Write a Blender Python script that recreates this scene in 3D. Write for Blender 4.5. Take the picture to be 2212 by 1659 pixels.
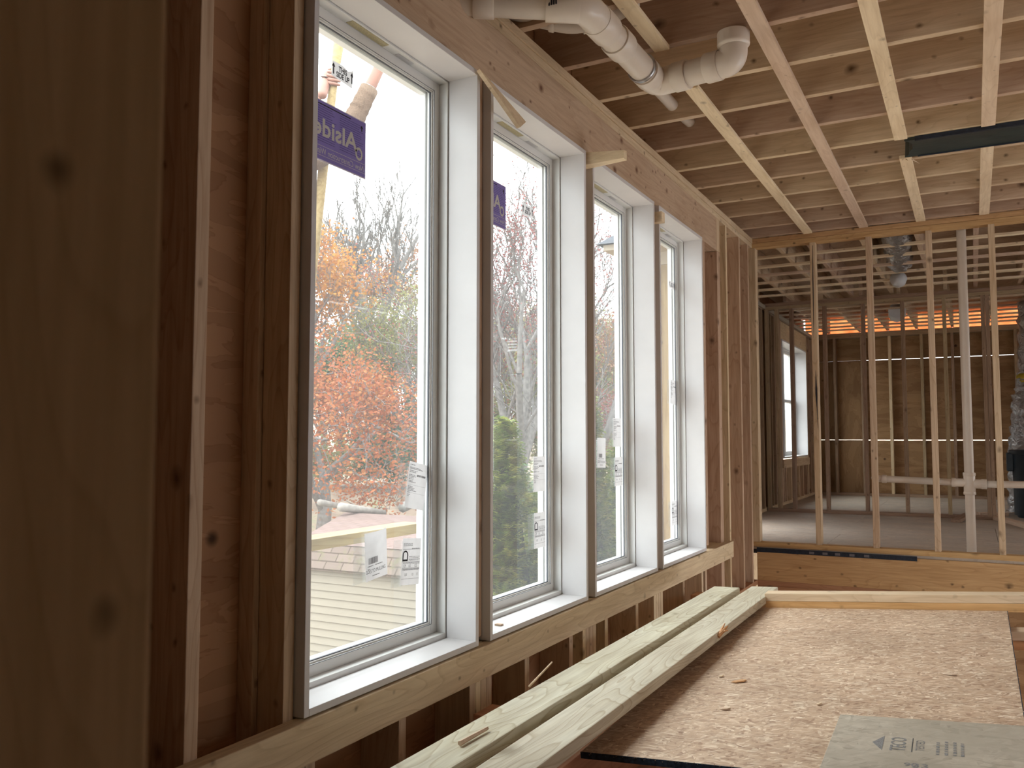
import bpy, bmesh, math, random
import numpy as np
from mathutils import Vector, Matrix, Quaternion

# ------------------------------------------------------------------ basics
for o in list(bpy.data.objects): bpy.data.objects.remove(o, do_unlink=True)
SC = bpy.context.scene
COL = SC.collection
S = 0.0254            # everything below is laid out in inches
ZO = 44.7             # height of the eye-relative zero above the near floor
def W(x, y, z): return Vector((x*S, y*S, (z+ZO)*S))

# ------------------------------------------------------------------ camera
YAW, PIT, FPX = 0.491, 0.064, 1861.562
cam_d = bpy.data.cameras.new('camera'); cam = bpy.data.objects.new('camera', cam_d); COL.objects.link(cam)
cam_d.sensor_width = 36.0; cam_d.lens = FPX/2212*36.0; cam_d.clip_start = 0.02; cam_d.clip_end = 400
FWD = Vector((-math.sin(YAW)*math.cos(PIT), math.cos(YAW)*math.cos(PIT), math.sin(PIT)))
RGT = Vector((math.cos(YAW), math.sin(YAW), 0)); UP = RGT.cross(FWD)
mw = Matrix((RGT, UP, -FWD)).transposed().to_4x4(); mw.translation = W(0, 0, 0)
cam.matrix_world = mw
cam_d.dof.use_dof = True; cam_d.dof.focus_distance = 3.4; cam_d.dof.aperture_fstop = 10
SC.camera = cam
def at(px, py, zc):
    """point (inches) seen at a pixel at a chosen distance"""
    return (FWD + RGT*((px-1106)/FPX) - UP*((py-829.5)/FPX))*zc

# ------------------------------------------------------------------ world, light, exposure
SC.view_settings.view_transform = 'Standard'; SC.view_settings.look = 'None'
SC.view_settings.exposure = 0.32; SC.view_settings.gamma = 1.0; SC.view_settings.use_curve_mapping = False
world = bpy.data.worlds.new('world'); SC.world = world; world.use_nodes = True
wn = world.node_tree.nodes; wl = world.node_tree.links
bg = wn['Background']
wtc = wn.new('ShaderNodeTexCoord'); wns = wn.new('ShaderNodeTexNoise'); wns.inputs['Scale'].default_value = 1.6; wns.inputs['Detail'].default_value = 4
wr = wn.new('ShaderNodeValToRGB'); wr.color_ramp.elements[0].position = .35; wr.color_ramp.elements[0].color = (.90,.945,1,1)
wr.color_ramp.elements[1].position = .65; wr.color_ramp.elements[1].color = (.97,.98,1,1)
wl.new(wtc.outputs['Generated'], wns.inputs['Vector']); wl.new(wns.outputs['Fac'], wr.inputs['Fac']); wl.new(wr.outputs['Color'], bg.inputs['Color'])
# overcast sky: the zenith is brighter than the horizon
sxyz = wn.new('ShaderNodeSeparateXYZ'); wl.new(wtc.outputs['Generated'], sxyz.inputs[0])
mrz = wn.new('ShaderNodeMapRange'); mrz.inputs['From Min'].default_value = 0; mrz.inputs['From Max'].default_value = 1
mrz.inputs['To Min'].default_value = 3.2; mrz.inputs['To Max'].default_value = 9.0
wl.new(sxyz.outputs['Z'], mrz.inputs['Value']); wl.new(mrz.outputs[0], bg.inputs['Strength'])
def area(name, loc, direction, sx, sy, watts, col, spread=180):
    l = bpy.data.lights.new(name, 'AREA'); l.shape = 'RECTANGLE'; l.size = sx*S; l.size_y = sy*S; l.energy = watts; l.color = col
    l.spread = math.radians(spread)
    o = bpy.data.objects.new(name, l); COL.objects.link(o); o.location = W(*loc)
    o.rotation_mode = 'QUATERNION'; o.rotation_quaternion = Vector(direction).to_track_quat('-Z', 'Y'); return o
# sky portals in the four windows
for i in range(4):
    y = 67.3+36.96*i+16.2
    p = area('window_sky_portal', (-67.5, y, 11.7), (1, 0, 0), 76, 32, 1, (1, 1, 1)); p.data.cycles.is_portal = True
    p.rotation_quaternion = Matrix(((0, 0, -1), (0, 1, 0), (1, 0, 0))).to_quaternion()

# ------------------------------------------------------------------ material helpers
def new_mat(name):
    m = bpy.data.materials.new(name); m.use_nodes = True
    nt = m.node_tree; b = nt.nodes['Principled BSDF']; return m, nt, b
def N(nt, t, **kw):
    n = nt.nodes.new(t)
    for k, v in kw.items(): n.inputs[k].default_value = v
    return n
def coords(nt, scale, rnd=37.0, src='Object'):
    tc = nt.nodes.new('ShaderNodeTexCoord'); oi = nt.nodes.new('ShaderNodeObjectInfo')
    mul = nt.nodes.new('ShaderNodeMath'); mul.operation = 'MULTIPLY'; mul.inputs[1].default_value = rnd
    nt.links.new(oi.outputs['Random'], mul.inputs[0])
    add = nt.nodes.new('ShaderNodeVectorMath'); add.operation = 'ADD'
    nt.links.new(tc.outputs[src], add.inputs[0]); nt.links.new(mul.outputs[0], add.inputs[1])
    mp = nt.nodes.new('ShaderNodeMapping'); mp.inputs['Scale'].default_value = scale
    nt.links.new(add.outputs[0], mp.inputs['Vector']); return mp.outputs[0], add.outputs[0], oi
def ramp(nt, fac, stops):
    r = nt.nodes.new('ShaderNodeValToRGB'); e = r.color_ramp.elements
    while len(e) < len(stops): e.new(.5)
    for el, (p, c) in zip(e, stops): el.position = p; el.color = (*c, 1) if len(c) == 3 else c
    nt.links.new(fac, r.inputs['Fac']); return r.outputs['Color']
def mix(nt, fac, a, b, mode='MIX'):
    n = nt.nodes.new('ShaderNodeMix'); n.data_type = 'RGBA'; n.blend_type = mode
    for sock, v in ((n.inputs[0], fac), (n.inputs[6], a), (n.inputs[7], b)):
        if isinstance(v, (int, float)): sock.default_value = v
        elif isinstance(v, tuple): sock.default_value = (*v, 1)
        else: nt.links.new(v, sock)
    return n.outputs[2]
def mapped(nt, vec, scale):
    mp = nt.nodes.new('ShaderNodeMapping'); mp.inputs['Scale'].default_value = scale; nt.links.new(vec, mp.inputs['Vector']); return mp.outputs[0]

def wood(name, light, dark, knot=(.09, .045, .02), knots=1.0, ring=.5, rough=.62, vary=.16, bump=.15, kscale=5.5, rings=16.0):
    m, nt, b = new_mat(name)
    v1, raw, oi = coords(nt, (1.6, 26, 26))
    n1 = N(nt, 'ShaderNodeTexNoise', Scale=2.2, Detail=5.0, Roughness=.6); nt.links.new(v1, n1.inputs['Vector'])
    col = ramp(nt, n1.outputs['Fac'], [(.3, dark), (.62, light)])
    # growth rings that widen into cathedral figures
    w = nt.nodes.new('ShaderNodeTexNoise'); w.inputs['Scale'].default_value = 1.0; w.inputs['Detail'].default_value = 1.5
    nt.links.new(mapped(nt, raw, (1.1, 7, 7)), w.inputs['Vector'])
    ms = nt.nodes.new('ShaderNodeMath'); ms.operation = 'MULTIPLY'; ms.inputs[1].default_value = rings; nt.links.new(w.outputs['Fac'], ms.inputs[0])
    fr = nt.nodes.new('ShaderNodeMath'); fr.operation = 'FRACT'; nt.links.new(ms.outputs[0], fr.inputs[0])
    rc = ramp(nt, fr.outputs[0], [(0.0, (1, 1, 1)), (.75, (.93, .9, .86)), (.93, (.72, .64, .56)), (1.0, (1, 1, 1))])
    col = mix(nt, ring, col, mix(nt, 1.0, col, rc, 'MULTIPLY'))
    # broad stains
    n2 = N(nt, 'ShaderNodeTexNoise', Scale=1.0, Detail=3.0); nt.links.new(mapped(nt, raw, (2.2, 5, 5)), n2.inputs['Vector'])
    st = ramp(nt, n2.outputs['Fac'], [(.3, (.86, .82, .78)), (.6, (1, 1, 1))])
    col = mix(nt, .8, col, mix(nt, 1.0, col, st, 'MULTIPLY'))
    # knots
    if knots:
        for sc, th, amt in ((kscale, .10, 1.0), (kscale*2.3, .10, .85)):
            vo = nt.nodes.new('ShaderNodeTexVoronoi'); vo.inputs['Scale'].default_value = sc
            nd = N(nt, 'ShaderNodeTexNoise', Scale=22.0, Detail=2.0); nt.links.new(raw, nd.inputs['Vector'])
            ad = nt.nodes.new('ShaderNodeVectorMath'); ad.operation = 'MULTIPLY_ADD'; ad.inputs[1].default_value = (.018,)*3
            nt.links.new(nd.outputs['Color'], ad.inputs[0]); nt.links.new(raw, ad.inputs[2])
            nt.links.new(mapped(nt, ad.outputs[0], (.75, 1, 1)), vo.inputs['Vector'])
            kr = ramp(nt, vo.outputs['Distance'], [(th*.35, (1, 1, 1)), (th*.8, (.55, .55, .55)), (th*1.5, (0, 0, 0))])
            mm = nt.nodes.new('ShaderNodeMath'); mm.operation = 'MULTIPLY'; mm.inputs[1].default_value = amt*knots; nt.links.new(kr, mm.inputs[0])
            col = mix(nt, mm.outputs[0], col, knot)
    # board-to-board variation
    hs = nt.nodes.new('ShaderNodeHueSaturation'); nt.links.new(col, hs.inputs['Color'])
    mr = nt.nodes.new('ShaderNodeMapRange'); mr.inputs['To Min'].default_value = 1-vary; mr.inputs['To Max'].default_value = 1+vary
    nt.links.new(oi.outputs['Random'], mr.inputs['Value']); nt.links.new(mr.outputs[0], hs.inputs['Value'])
    m2 = nt.nodes.new('ShaderNodeMath'); m2.operation = 'MULTIPLY_ADD'; m2.inputs[1].default_value = .03; m2.inputs[2].default_value = .487
    nt.links.new(oi.outputs['Random'], m2.inputs[0]); nt.links.new(m2.outputs[0], hs.inputs['Hue'])
    nt.links.new(hs.outputs['Color'], b.inputs['Base Color'])
    b.inputs['Roughness'].default_value = rough; b.inputs['Specular IOR Level'].default_value = .3
    bp = nt.nodes.new('ShaderNodeBump'); bp.inputs['Strength'].default_value = bump; bp.inputs['Distance'].default_value = .002
    nt.links.new(n1.outputs['Fac'], bp.inputs['Height']); nt.links.new(bp.outputs['Normal'], b.inputs['Normal'])
    return m

def osb(name, base, darkc, lightc, scale=55, dirt=0.0, dirtc=(.3, .29, .25)):
    m, nt, b = new_mat(name)
    v, raw, oi = coords(nt, (1, 1, 1))
    dn = N(nt, 'ShaderNodeTexNoise', Scale=9.0, Detail=2.0); nt.links.new(raw, dn.inputs['Vector'])
    col = base
    first = True
    for k, (ang, sx, sy, f) in enumerate(((.35, .45, 1.2, .9), (-.7, .42, 1.25, .75), (1.5, .5, 1.2, .7), (2.3, .38, 1.4, .6), (.1, .3, 1.7, .5))):
        rt = nt.nodes.new('ShaderNodeMapping'); rt.inputs['Rotation'].default_value = (0, 0, ang); mp = nt.nodes.new('ShaderNodeMapping'); mp.inputs['Scale'].default_value = (sx*scale, sy*scale, scale*.5)
        mp.inputs['Location'].default_value = (k*3.1, k*1.7, 0)
        ad = nt.nodes.new('ShaderNodeVectorMath'); ad.operation = 'MULTIPLY_ADD'; ad.inputs[1].default_value = (.05, .05, 0)
        nt.links.new(dn.outputs['Color'], ad.inputs[0]); nt.links.new(raw, ad.inputs[2]); nt.links.new(ad.outputs[0], rt.inputs['Vector']); nt.links.new(rt.outputs[0], mp.inputs['Vector'])
        vo = nt.nodes.new('ShaderNodeTexVoronoi'); vo.inputs['Scale'].default_value = 1.0; nt.links.new(mp.outputs[0], vo.inputs['Vector'])
        sp = nt.nodes.new('ShaderNodeSeparateColor'); nt.links.new(vo.outputs['Color'], sp.inputs[0])
        c = ramp(nt, sp.outputs[0], [(0, darkc), (.3, base), (.72, base), (1, lightc)])
        if first: col = c; first = False
        else:
            fr = ramp(nt, sp.outputs[1], [(.5, (0, 0, 0)), (.56, (f, f, f))])
            col = mix(nt, fr, col, c)
    n2 = N(nt, 'ShaderNodeTexNoise', Scale=2.4, Detail=5.0, Roughness=.65); nt.links.new(raw, n2.inputs['Vector'])
    col = mix(nt, 1.0, col, ramp(nt, n2.outputs['Fac'], [(.3, (.82, .80, .78)), (.7, (1.08, 1.07, 1.06))]), 'MULTIPLY')
    if dirt:
        n3 = N(nt, 'ShaderNodeTexNoise', Scale=5.0, Detail=8.0, Roughness=.7); nt.links.new(raw, n3.inputs['Vector'])
        col = mix(nt, ramp(nt, n3.outputs['Fac'], [(.38, (0, 0, 0)), (.62, (dirt, dirt, dirt))]), col, dirtc)
    nt.links.new(col, b.inputs['Base Color']); b.inputs['Roughness'].default_value = .6; b.inputs['Specular IOR Level'].default_value = .35
    bp = nt.nodes.new('ShaderNodeBump'); bp.inputs['Strength'].default_value = .35; bp.inputs['Distance'].default_value = .001
    nt.links.new(sp.outputs[0], bp.inputs['Height']); nt.links.new(bp.outputs['Normal'], b.inputs['Normal'])
    return m

def plain(name, col, rough=.5, spec=.4, var=.0, vs=20, metal=0, bump=0):
    m, nt, b = new_mat(name)
    b.inputs['Roughness'].default_value = rough; b.inputs['Specular IOR Level'].default_value = spec; b.inputs['Metallic'].default_value = metal
    v, raw, oi = coords(nt, (1, 1, 1))
    n = N(nt, 'ShaderNodeTexNoise', Scale=float(vs), Detail=4.0); nt.links.new(raw, n.inputs['Vector'])
    lo = tuple(c*(1-var) for c in col); hi = tuple(min(1, c*(1+var)) for c in col)
    nt.links.new(ramp(nt, n.outputs['Fac'], [(.3, lo), (.7, hi)]), b.inputs['Base Color'])
    if bump:
        bp = nt.nodes.new('ShaderNodeBump'); bp.inputs['Strength'].default_value = bump; bp.inputs['Distance'].default_value = .01
        nt.links.new(n.outputs['Fac'], bp.inputs['Height']); nt.links.new(bp.outputs['Normal'], b.inputs['Normal'])
    return m

def leafmat(name, cols, trans=.35):
    m, nt, b = new_mat(name)
    g = nt.nodes.new('ShaderNodeNewGeometry')
    c = ramp(nt, g.outputs['Random Per Island'], [(i/(len(cols)-1), cc) for i, cc in enumerate(cols)])
    nt.links.new(c, b.inputs['Base Color']); b.inputs['Roughness'].default_value = .7; b.inputs['Specular IOR Level'].default_value = .2
    tr = nt.nodes.new('ShaderNodeBsdfTranslucent'); nt.links.new(c, tr.inputs['Color'])
    ms = nt.nodes.new('ShaderNodeMixShader'); ms.inputs[0].default_value = trans
    nt.links.new(b.outputs[0], ms.inputs[1]); nt.links.new(tr.outputs[0], ms.inputs[2])
    nt.links.new(ms.outputs[0], nt.nodes['Material Output'].inputs['Surface']); return m

M = {}
M['joist'] = wood('joist_wood', (.62, .465, .33), (.50, .355, .24), knots=1.0, ring=.35, kscale=5.0)
M['stud'] = wood('stud_wood', (.64, .475, .33), (.49, .34, .22), knots=.8, ring=.55, kscale=6.0)
M['strap'] = wood('strapping_wood', (.78, .62, .45), (.67, .51, .35), knots=.5, ring=.3, kscale=8)
M['header'] = wood('header_wood', (.64, .485, .33), (.52, .38, .25), knots=1.0, ring=.35, kscale=6.5, knot=(.16, .075, .035))
M['rim'] = wood('rim_wood', (.56, .33, .17), (.44, .24, .115), knots=1.0, ring=.5, kscale=5.5)
M['rail'] = wood('rail_wood', (.72, .58, .40), (.58, .44, .29), knots=.7, ring=.5, kscale=7)
M['darkstud'] = wood('dark_stud_wood', (.40, .28, .18), (.27, .18, .11), knots=.6, ring=.5)  # darker stud tone, mainly for the rooms beyond
M['pt'] = wood('treated_plank_wood', (.62, .57, .45), (.47, .41, .31), knots=.7, ring=.95, kscale=3.0, knot=(.17, .12, .06), vary=.04, rough=.55, rings=19.0)
M['orangewood'] = wood('fresh_cut_wood', (.66, .36, .18), (.52, .26, .12), knots=.4, ring=.4)
M['paleboard'] = wood('pale_board_wood', (.72, .54, .40), (.6, .43, .3), knots=.5, ring=.35)
M['grayboard'] = wood('dusty_board_wood', (.5, .44, .36), (.4, .33, .25), knots=.5, ring=.5)
M['outboard'] = wood('outside_board_wood', (.36, .26, .135), (.27, .18, .085), knots=1, ring=.6, kscale=4)
M['osb'] = osb('osb_flakes', (.58, .41, .28), (.30, .175, .11), (.92, .78, .60), 85)
M['osb2'] = osb('weathered_osb_flakes', (.54, .475, .38), (.36, .31, .24), (.62, .56, .46), 50, .7, (.41, .36, .28))
M['osbfloor'] = osb('floor_osb_flakes', (.52, .43, .34), (.40, .31, .24), (.6, .52, .42), 40, .6, (.40, .36, .31))
M['osbpink'] = osb('fresh_osb_flakes', (.62, .43, .34), (.42, .22, .16), (.78, .60, .5), 40)
M['black'] = plain('black_flashing', (.012, .018, .03), .55, .4, .5, 60)
M['bluepaint'] = plain('painted_sheet_edge', (.016, .03, .05), .7, .3, .6, 90)
M['duct'] = plain('painted_steel', (.022, .032, .030), .38, .5, .35, 4)
M['pvc'] = plain('pvc_plastic', (.66, .58, .49), .32, .5, .05, 6)
M['pvc2'] = plain('pvc_fitting_plastic', (.70, .62, .53), .28, .5, .04, 6)
M['ink'] = plain('black_ink', (.03, .028, .035), .6, .2)
M['inkgray'] = plain('gray_ink', (.16, .15, .16), .7, .2)
M['stampink'] = plain('faded_stamp_ink', (.26, .25, .24), .8, .1, .5, 400)
def backlit(m, f=.5):
    nt = m.node_tree; b = nt.nodes['Principled BSDF']; out = nt.nodes['Material Output']
    tr = nt.nodes.new('ShaderNodeBsdfTranslucent'); nt.links.new(b.inputs['Base Color'].links[0].from_socket, tr.inputs['Color'])
    ms = nt.nodes.new('ShaderNodeMixShader'); ms.inputs[0].default_value = f; nt.links.new(b.outputs[0], ms.inputs[1]); nt.links.new(tr.outputs[0], ms.inputs[2]); nt.links.new(ms.outputs[0], out.inputs['Surface']); return m
M['paper'] = backlit(plain('label_paper', (.64, .63, .64), .45, .4, .04, 30), .3)
M['paperedge'] = plain('label_border', (.80, .76, .80), .5, .3)
M['purple'] = backlit(plain('purple_print', (.34, .28, .68), .45, .35, .06, 14), .35)
M['inkwhite'] = backlit(plain('white_print', (.82, .80, .72), .5, .3), .35)
M['jamb'] = plain('primed_white_jamb', (.66, .645, .645), .42, .4, .025, 9)
M['vinyl'] = plain('white_vinyl', (.71, .71, .69), .35, .45, .015, 9)
M['vinyl_out'] = plain('white_vinyl_exterior', (.80, .81, .82), .4, .4, .01, 9)
M['gasket'] = plain('glazing_gasket', (.13, .14, .16), .5, .4)
M['yellowtab'] = plain('head_label_foil', (.42, .36, .20), .35, .5, .25, 300)
M['steel'] = plain('galvanised_steel', (.45, .45, .46), .35, .5, .2, 60, 1.0)
M['can'] = plain('gray_blue_plastic', (.035, .052, .068), .5, .4, .15, 12)
M['yellow'] = plain('yellow_webbing', (.55, .42, .04), .6, .3)
M['skin'] = plain('skin', (.24, .11, .075), .5, .4, .10, 25)
M['sleeve'] = plain('tan_canvas_cloth', (.15, .10, .068), .9, .1, .18, 120, bump=.4)
M['cuff'] = plain('sleeve_lining', (.35, .40, .43), .8, .2)
M['jeans'] = plain('denim_cloth', (.07, .10, .18), .9, .1, .15, 60)
M['boot'] = plain('boot_leather', (.16, .09, .05), .6, .3, .2, 30)
M['hair'] = plain('brown_hair', (.05, .03, .02), .7, .3, .3, 200)
M['hat'] = plain('gray_knit_cap', (.12, .12, .13), .9, .1, .2, 200)
M['trim'] = plain('cream_trim_paint', (.42, .37, .29), .6, .3, .03, 10)
M['shingledark'] = plain('charcoal_shingles', (.07, .075, .085), .9, .2, .3, 60)
M['whitecap'] = plain('duct_boot_metal', (.62, .62, .62), .35, .4)
M['bark'] = plain('gray_bark', (.13, .12, .112), .95, .1, .35, 14, bump=.5)
M['barkdark'] = plain('brown_bark', (.065, .052, .044), .95, .1, .35, 14, bump=.5)
M['barkpale'] = plain('pale_twig_bark', (.15, .135, .125), .95, .1, .25, 14)
M['log'] = plain('bleached_log', (.20, .18, .16), .9, .1, .25, 8)
M['leaf_orange'] = leafmat('orange_leaves', [(0.276, 0.076, 0.027), (0.321, 0.107, 0.036), (0.246, 0.067, 0.031), (0.335, 0.148, 0.045), (0.201, 0.063, 0.036)])
M['leaf_gold'] = leafmat('gold_orange_leaves', [(0.335, 0.134, 0.027), (0.357, 0.187, 0.045), (0.276, 0.098, 0.036), (0.348, 0.161, 0.053)])
M['leaf_red'] = leafmat('red_buds', [(0.187, 0.040, 0.040), (0.223, 0.063, 0.053), (0.156, 0.045, 0.045), (0.246, 0.098, 0.081)])
M['leaf_rust'] = leafmat('rust_leaves', [(0.223, 0.098, 0.049), (0.259, 0.125, 0.063), (0.187, 0.098, 0.058), (0.223, 0.143, 0.071)])
M['leaf_yg'] = leafmat('yellow_green_leaves', [(0.197, 0.197, 0.071), (0.161, 0.170, 0.063), (0.232, 0.205, 0.089), (0.134, 0.152, 0.063)])
M['leaf_green'] = leafmat('pine_needles', [(0.063, 0.116, 0.053), (0.089, 0.143, 0.067), (0.049, 0.089, 0.045)])
M['leaf_arb'] = leafmat('arborvitae_sprays', [(0.089, 0.138, 0.024), (0.152, 0.187, 0.040), (0.053, 0.094, 0.018), (0.201, 0.215, 0.058), (0.112, 0.161, 0.031)], .25)
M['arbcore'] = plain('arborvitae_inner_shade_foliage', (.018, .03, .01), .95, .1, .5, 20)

# plywood with waving figure
def plywood(name, light, dark, sc=(1.2, 1.2, 5.5)):
    m, nt, b = new_mat(name)
    v, raw, oi = coords(nt, sc)
    n1 = N(nt, 'ShaderNodeTexNoise', Scale=1.6, Detail=4.0, Roughness=.55); n1.inputs['Distortion'].default_value = .7; nt.links.new(v, n1.inputs['Vector'])
    ms = nt.nodes.new('ShaderNodeMath'); ms.operation = 'MULTIPLY'; ms.inputs[1].default_value = 9.0; nt.links.new(n1.outputs['Fac'], ms.inputs[0])
    fr = nt.nodes.new('ShaderNodeMath'); fr.operation = 'FRACT'; nt.links.new(ms.outputs[0], fr.inputs[0])
    c = mix(nt, 1.0, ramp(nt, n1.outputs['Fac'], [(.35, dark), (.65, light)]), ramp(nt, fr.outputs[0], [(0, (1, 1, 1)), (.8, (.9, .88, .85)), (.95, (.80, .74, .70)), (1, (.97, .96, .95))]), 'MULTIPLY')
    vo = nt.nodes.new('ShaderNodeTexVoronoi'); vo.inputs['Scale'].default_value = 2.6; nt.links.new(raw, vo.inputs['Vector'])
    c = mix(nt, ramp(nt, vo.outputs['Distance'], [(.03, (.9, .9, .9)), (.07, (0, 0, 0))]), c, (.04, .02, .01))
    nt.links.new(c, b.inputs['Base Color']); b.inputs['Roughness'].default_value = .7; b.inputs['Specular IOR Level'].default_value = .2
    return m
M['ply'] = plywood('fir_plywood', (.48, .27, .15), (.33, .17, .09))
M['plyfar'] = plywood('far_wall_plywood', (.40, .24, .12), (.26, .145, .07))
M['plydeck'] = plywood('roof_deck_plywood', (.58, .44, .31), (.48, .35, .24))
M['plyout'] = plywood('outside_sheathing', (.52, .36, .2), (.4, .26, .13))

def glassmat(name='window_glass', haze=.024):
    m, nt, b = new_mat(name); nt.nodes.remove(b)
    tr = nt.nodes.new('ShaderNodeBsdfTransparent'); tr.inputs['Color'].default_value = (.96, .985, .975, 1)
    gl = nt.nodes.new('ShaderNodeBsdfGlossy'); gl.inputs['Roughness'].default_value = .02
    df = nt.nodes.new('ShaderNodeBsdfTranslucent'); df.inputs['Color'].default_value = (.9, .93, .95, 1)
    lw = nt.nodes.new('ShaderNodeLayerWeight'); lw.inputs['Blend'].default_value = .5
    pw = nt.nodes.new('ShaderNodeMath'); pw.operation = 'POWER'; pw.inputs[1].default_value = 5; nt.links.new(lw.outputs['Facing'], pw.inputs[0])
    fr = nt.nodes.new('ShaderNodeMath'); fr.operation = 'MULTIPLY_ADD'; fr.inputs[1].default_value = .6; fr.inputs[2].default_value = .035; nt.links.new(pw.outputs[0], fr.inputs[0])
    m1 = nt.nodes.new('ShaderNodeMixShader'); m2 = nt.nodes.new('ShaderNodeMixShader'); m2.inputs[0].default_value = haze
    nt.links.new(fr.outputs[0], m1.inputs[0]); nt.links.new(tr.outputs[0], m1.inputs[1]); nt.links.new(gl.outputs[0], m1.inputs[2])
    nt.links.new(m1.outputs[0], m2.inputs[1]); nt.links.new(df.outputs[0], m2.inputs[2])
    nt.links.new(m2.outputs[0], nt.nodes['Material Output'].inputs['Surface']); return m
M['glass'] = glassmat()
def cellomat():
    m, nt, b = new_mat('clear_label_film'); nt.nodes.remove(b)
    tr = nt.nodes.new('ShaderNodeBsdfTransparent'); df = nt.nodes.new('ShaderNodeBsdfDiffuse'); df.inputs['Color'].default_value = (.8, .84, .86, 1)
    ms = nt.nodes.new('ShaderNodeMixShader'); ms.inputs[0].default_value = .28
    nt.links.new(tr.outputs[0], ms.inputs[1]); nt.links.new(df.outputs[0], ms.inputs[2]); nt.links.new(ms.outputs[0], nt.nodes['Material Output'].inputs['Surface']); return m
M['film'] = cellomat()
# crumpled foil
def foil():
    m, nt, b = new_mat('foil_duct_wrap'); b.inputs['Metallic'].default_value = .9; b.inputs['Roughness'].default_value = .28
    b.inputs['Base Color'].default_value = (.46, .45, .45, 1)
    v, raw, oi = coords(nt, (1, 1, 1)); n = N(nt, 'ShaderNodeTexNoise', Scale=16.0, Detail=5.0); n.inputs['Distortion'].default_value = 1.5; nt.links.new(raw, n.inputs['Vector'])
    bp = nt.nodes.new('ShaderNodeBump'); bp.inputs['Strength'].default_value = 1.0; bp.inputs['Distance'].default_value = .03
    nt.links.new(n.outputs['Fac'], bp.inputs['Height']); nt.links.new(bp.outputs['Normal'], b.inputs['Normal']); return m
M['foil'] = foil()
def brickrow(name, c1, c2, mortar, sx, sy, axis='XZ', blotch=None):
    m, nt, b = new_mat(name)
    tc = nt.nodes.new('ShaderNodeTexCoord'); se = nt.nodes.new('ShaderNodeSeparateXYZ'); nt.links.new(tc.outputs['Object'], se.inputs[0])
    co = nt.nodes.new('ShaderNodeCombineXYZ'); nt.links.new(se.outputs[axis[0]], co.inputs[0]); nt.links.new(se.outputs[axis[1]], co.inputs[1])
    bk = nt.nodes.new('ShaderNodeTexBrick'); bk.inputs['Color1'].default_value = (*c1, 1); bk.inputs['Color2'].default_value = (*c2, 1); bk.inputs['Mortar'].default_value = (*mortar, 1)
    bk.inputs['Scale'].default_value = 1.0; bk.inputs['Brick Width'].default_value = sx*S; bk.inputs['Row Height'].default_value = sy*S; bk.inputs['Mortar Size'].default_value = .35*S
    nt.links.new(co.outputs[0], bk.inputs['Vector']); col = bk.outputs['Color']
    if blotch:
        n = N(nt, 'ShaderNodeTexNoise', Scale=7.0, Detail=6.0, Roughness=.7); nt.links.new(tc.outputs['Object'], n.inputs['Vector'])
        col = mix(nt, ramp(nt, n.outputs['Fac'], [(.52, (0, 0, 0)), (.62, (.7, .7, .7))]), col, blotch)
    nt.links.new(col, b.inputs['Base Color']); b.inputs['Roughness'].default_value = .9; b.inputs['Specular IOR Level'].default_value = .15; return m
M['shingle'] = brickrow('pink_asphalt_shingles', (.145, .10, .088), (.125, .085, .073), (.07, .045, .036), 12, 5, 'XY')
M['shingle2'] = brickrow('darker_lower_shingles', (.13, .098, .08), (.11, .082, .067), (.055, .04, .03), 12, 4.2, 'XZ', (.10, .09, .05))  # lower roof: slightly darker courses with random olive blotches
def groundmat():
    m, nt, b = new_mat('leaf_litter'); v, raw, oi = coords(nt, (1, 1, 1), 0)
    n = N(nt, 'ShaderNodeTexNoise', Scale=1.3, Detail=8.0, Roughness=.7); nt.links.new(raw, n.inputs['Vector'])
    c = ramp(nt, n.outputs['Fac'], [(.3, (.15, .10, .065)), (.48, (.25, .18, .13)), (.56, (.30, .24, .17)), (.68, (.14, .2, .07))])
    nt.links.new(c, b.inputs['Base Color']); b.inputs['Roughness'].default_value = 1; return m
M['ground'] = groundmat()

# ------------------------------------------------------------------ object helpers
def tag(o, label=None, cat=None, group=None, kind=None):
    if label: o['label'] = label
    if cat: o['category'] = cat
    if group: o['group'] = group
    if kind: o['kind'] = kind
    return o
def link(name, me, mat=None, parent=None):
    o = bpy.data.objects.new(name, me); COL.objects.link(o)
    if mat is not None:
        for mm in (mat if isinstance(mat, (list, tuple)) else [mat]): me.materials.append(mm)
    if parent is not None: o.parent = parent
    return o
def empty(name, loc, label=None, cat=None, group=None, kind=None):
    o = bpy.data.objects.new(name, None); COL.objects.link(o); o.location = W(*loc); o.empty_display_size = .05
    return tag(o, label, cat, group, kind)
def settle(o, parent):
    """parent o (already placed in world space) under an unrotated empty"""
    off = Vector((0, 0, 0)); q = parent
    while q is not None: off += Vector(q.location); q = q.parent
    o.parent = parent; o.location = Vector(o.location) - off
_bx = {}
def boxmesh(dx, dy, dz, bev):
    key = (round(dx, 2), round(dy, 2), round(dz, 2), bev)
    bm = bmesh.new(); bmesh.ops.create_cube(bm, size=1)
    for v in bm.verts: v.co = Vector((v.co.x*dx*S, v.co.y*dy*S, v.co.z*dz*S))
    if bev: bmesh.ops.bevel(bm, geom=list(bm.edges), offset=bev*S, segments=2, affect='EDGES', profile=.6)
    me = bpy.data.meshes.new('board'); bm.to_mesh(me); bm.free(); return me
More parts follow.
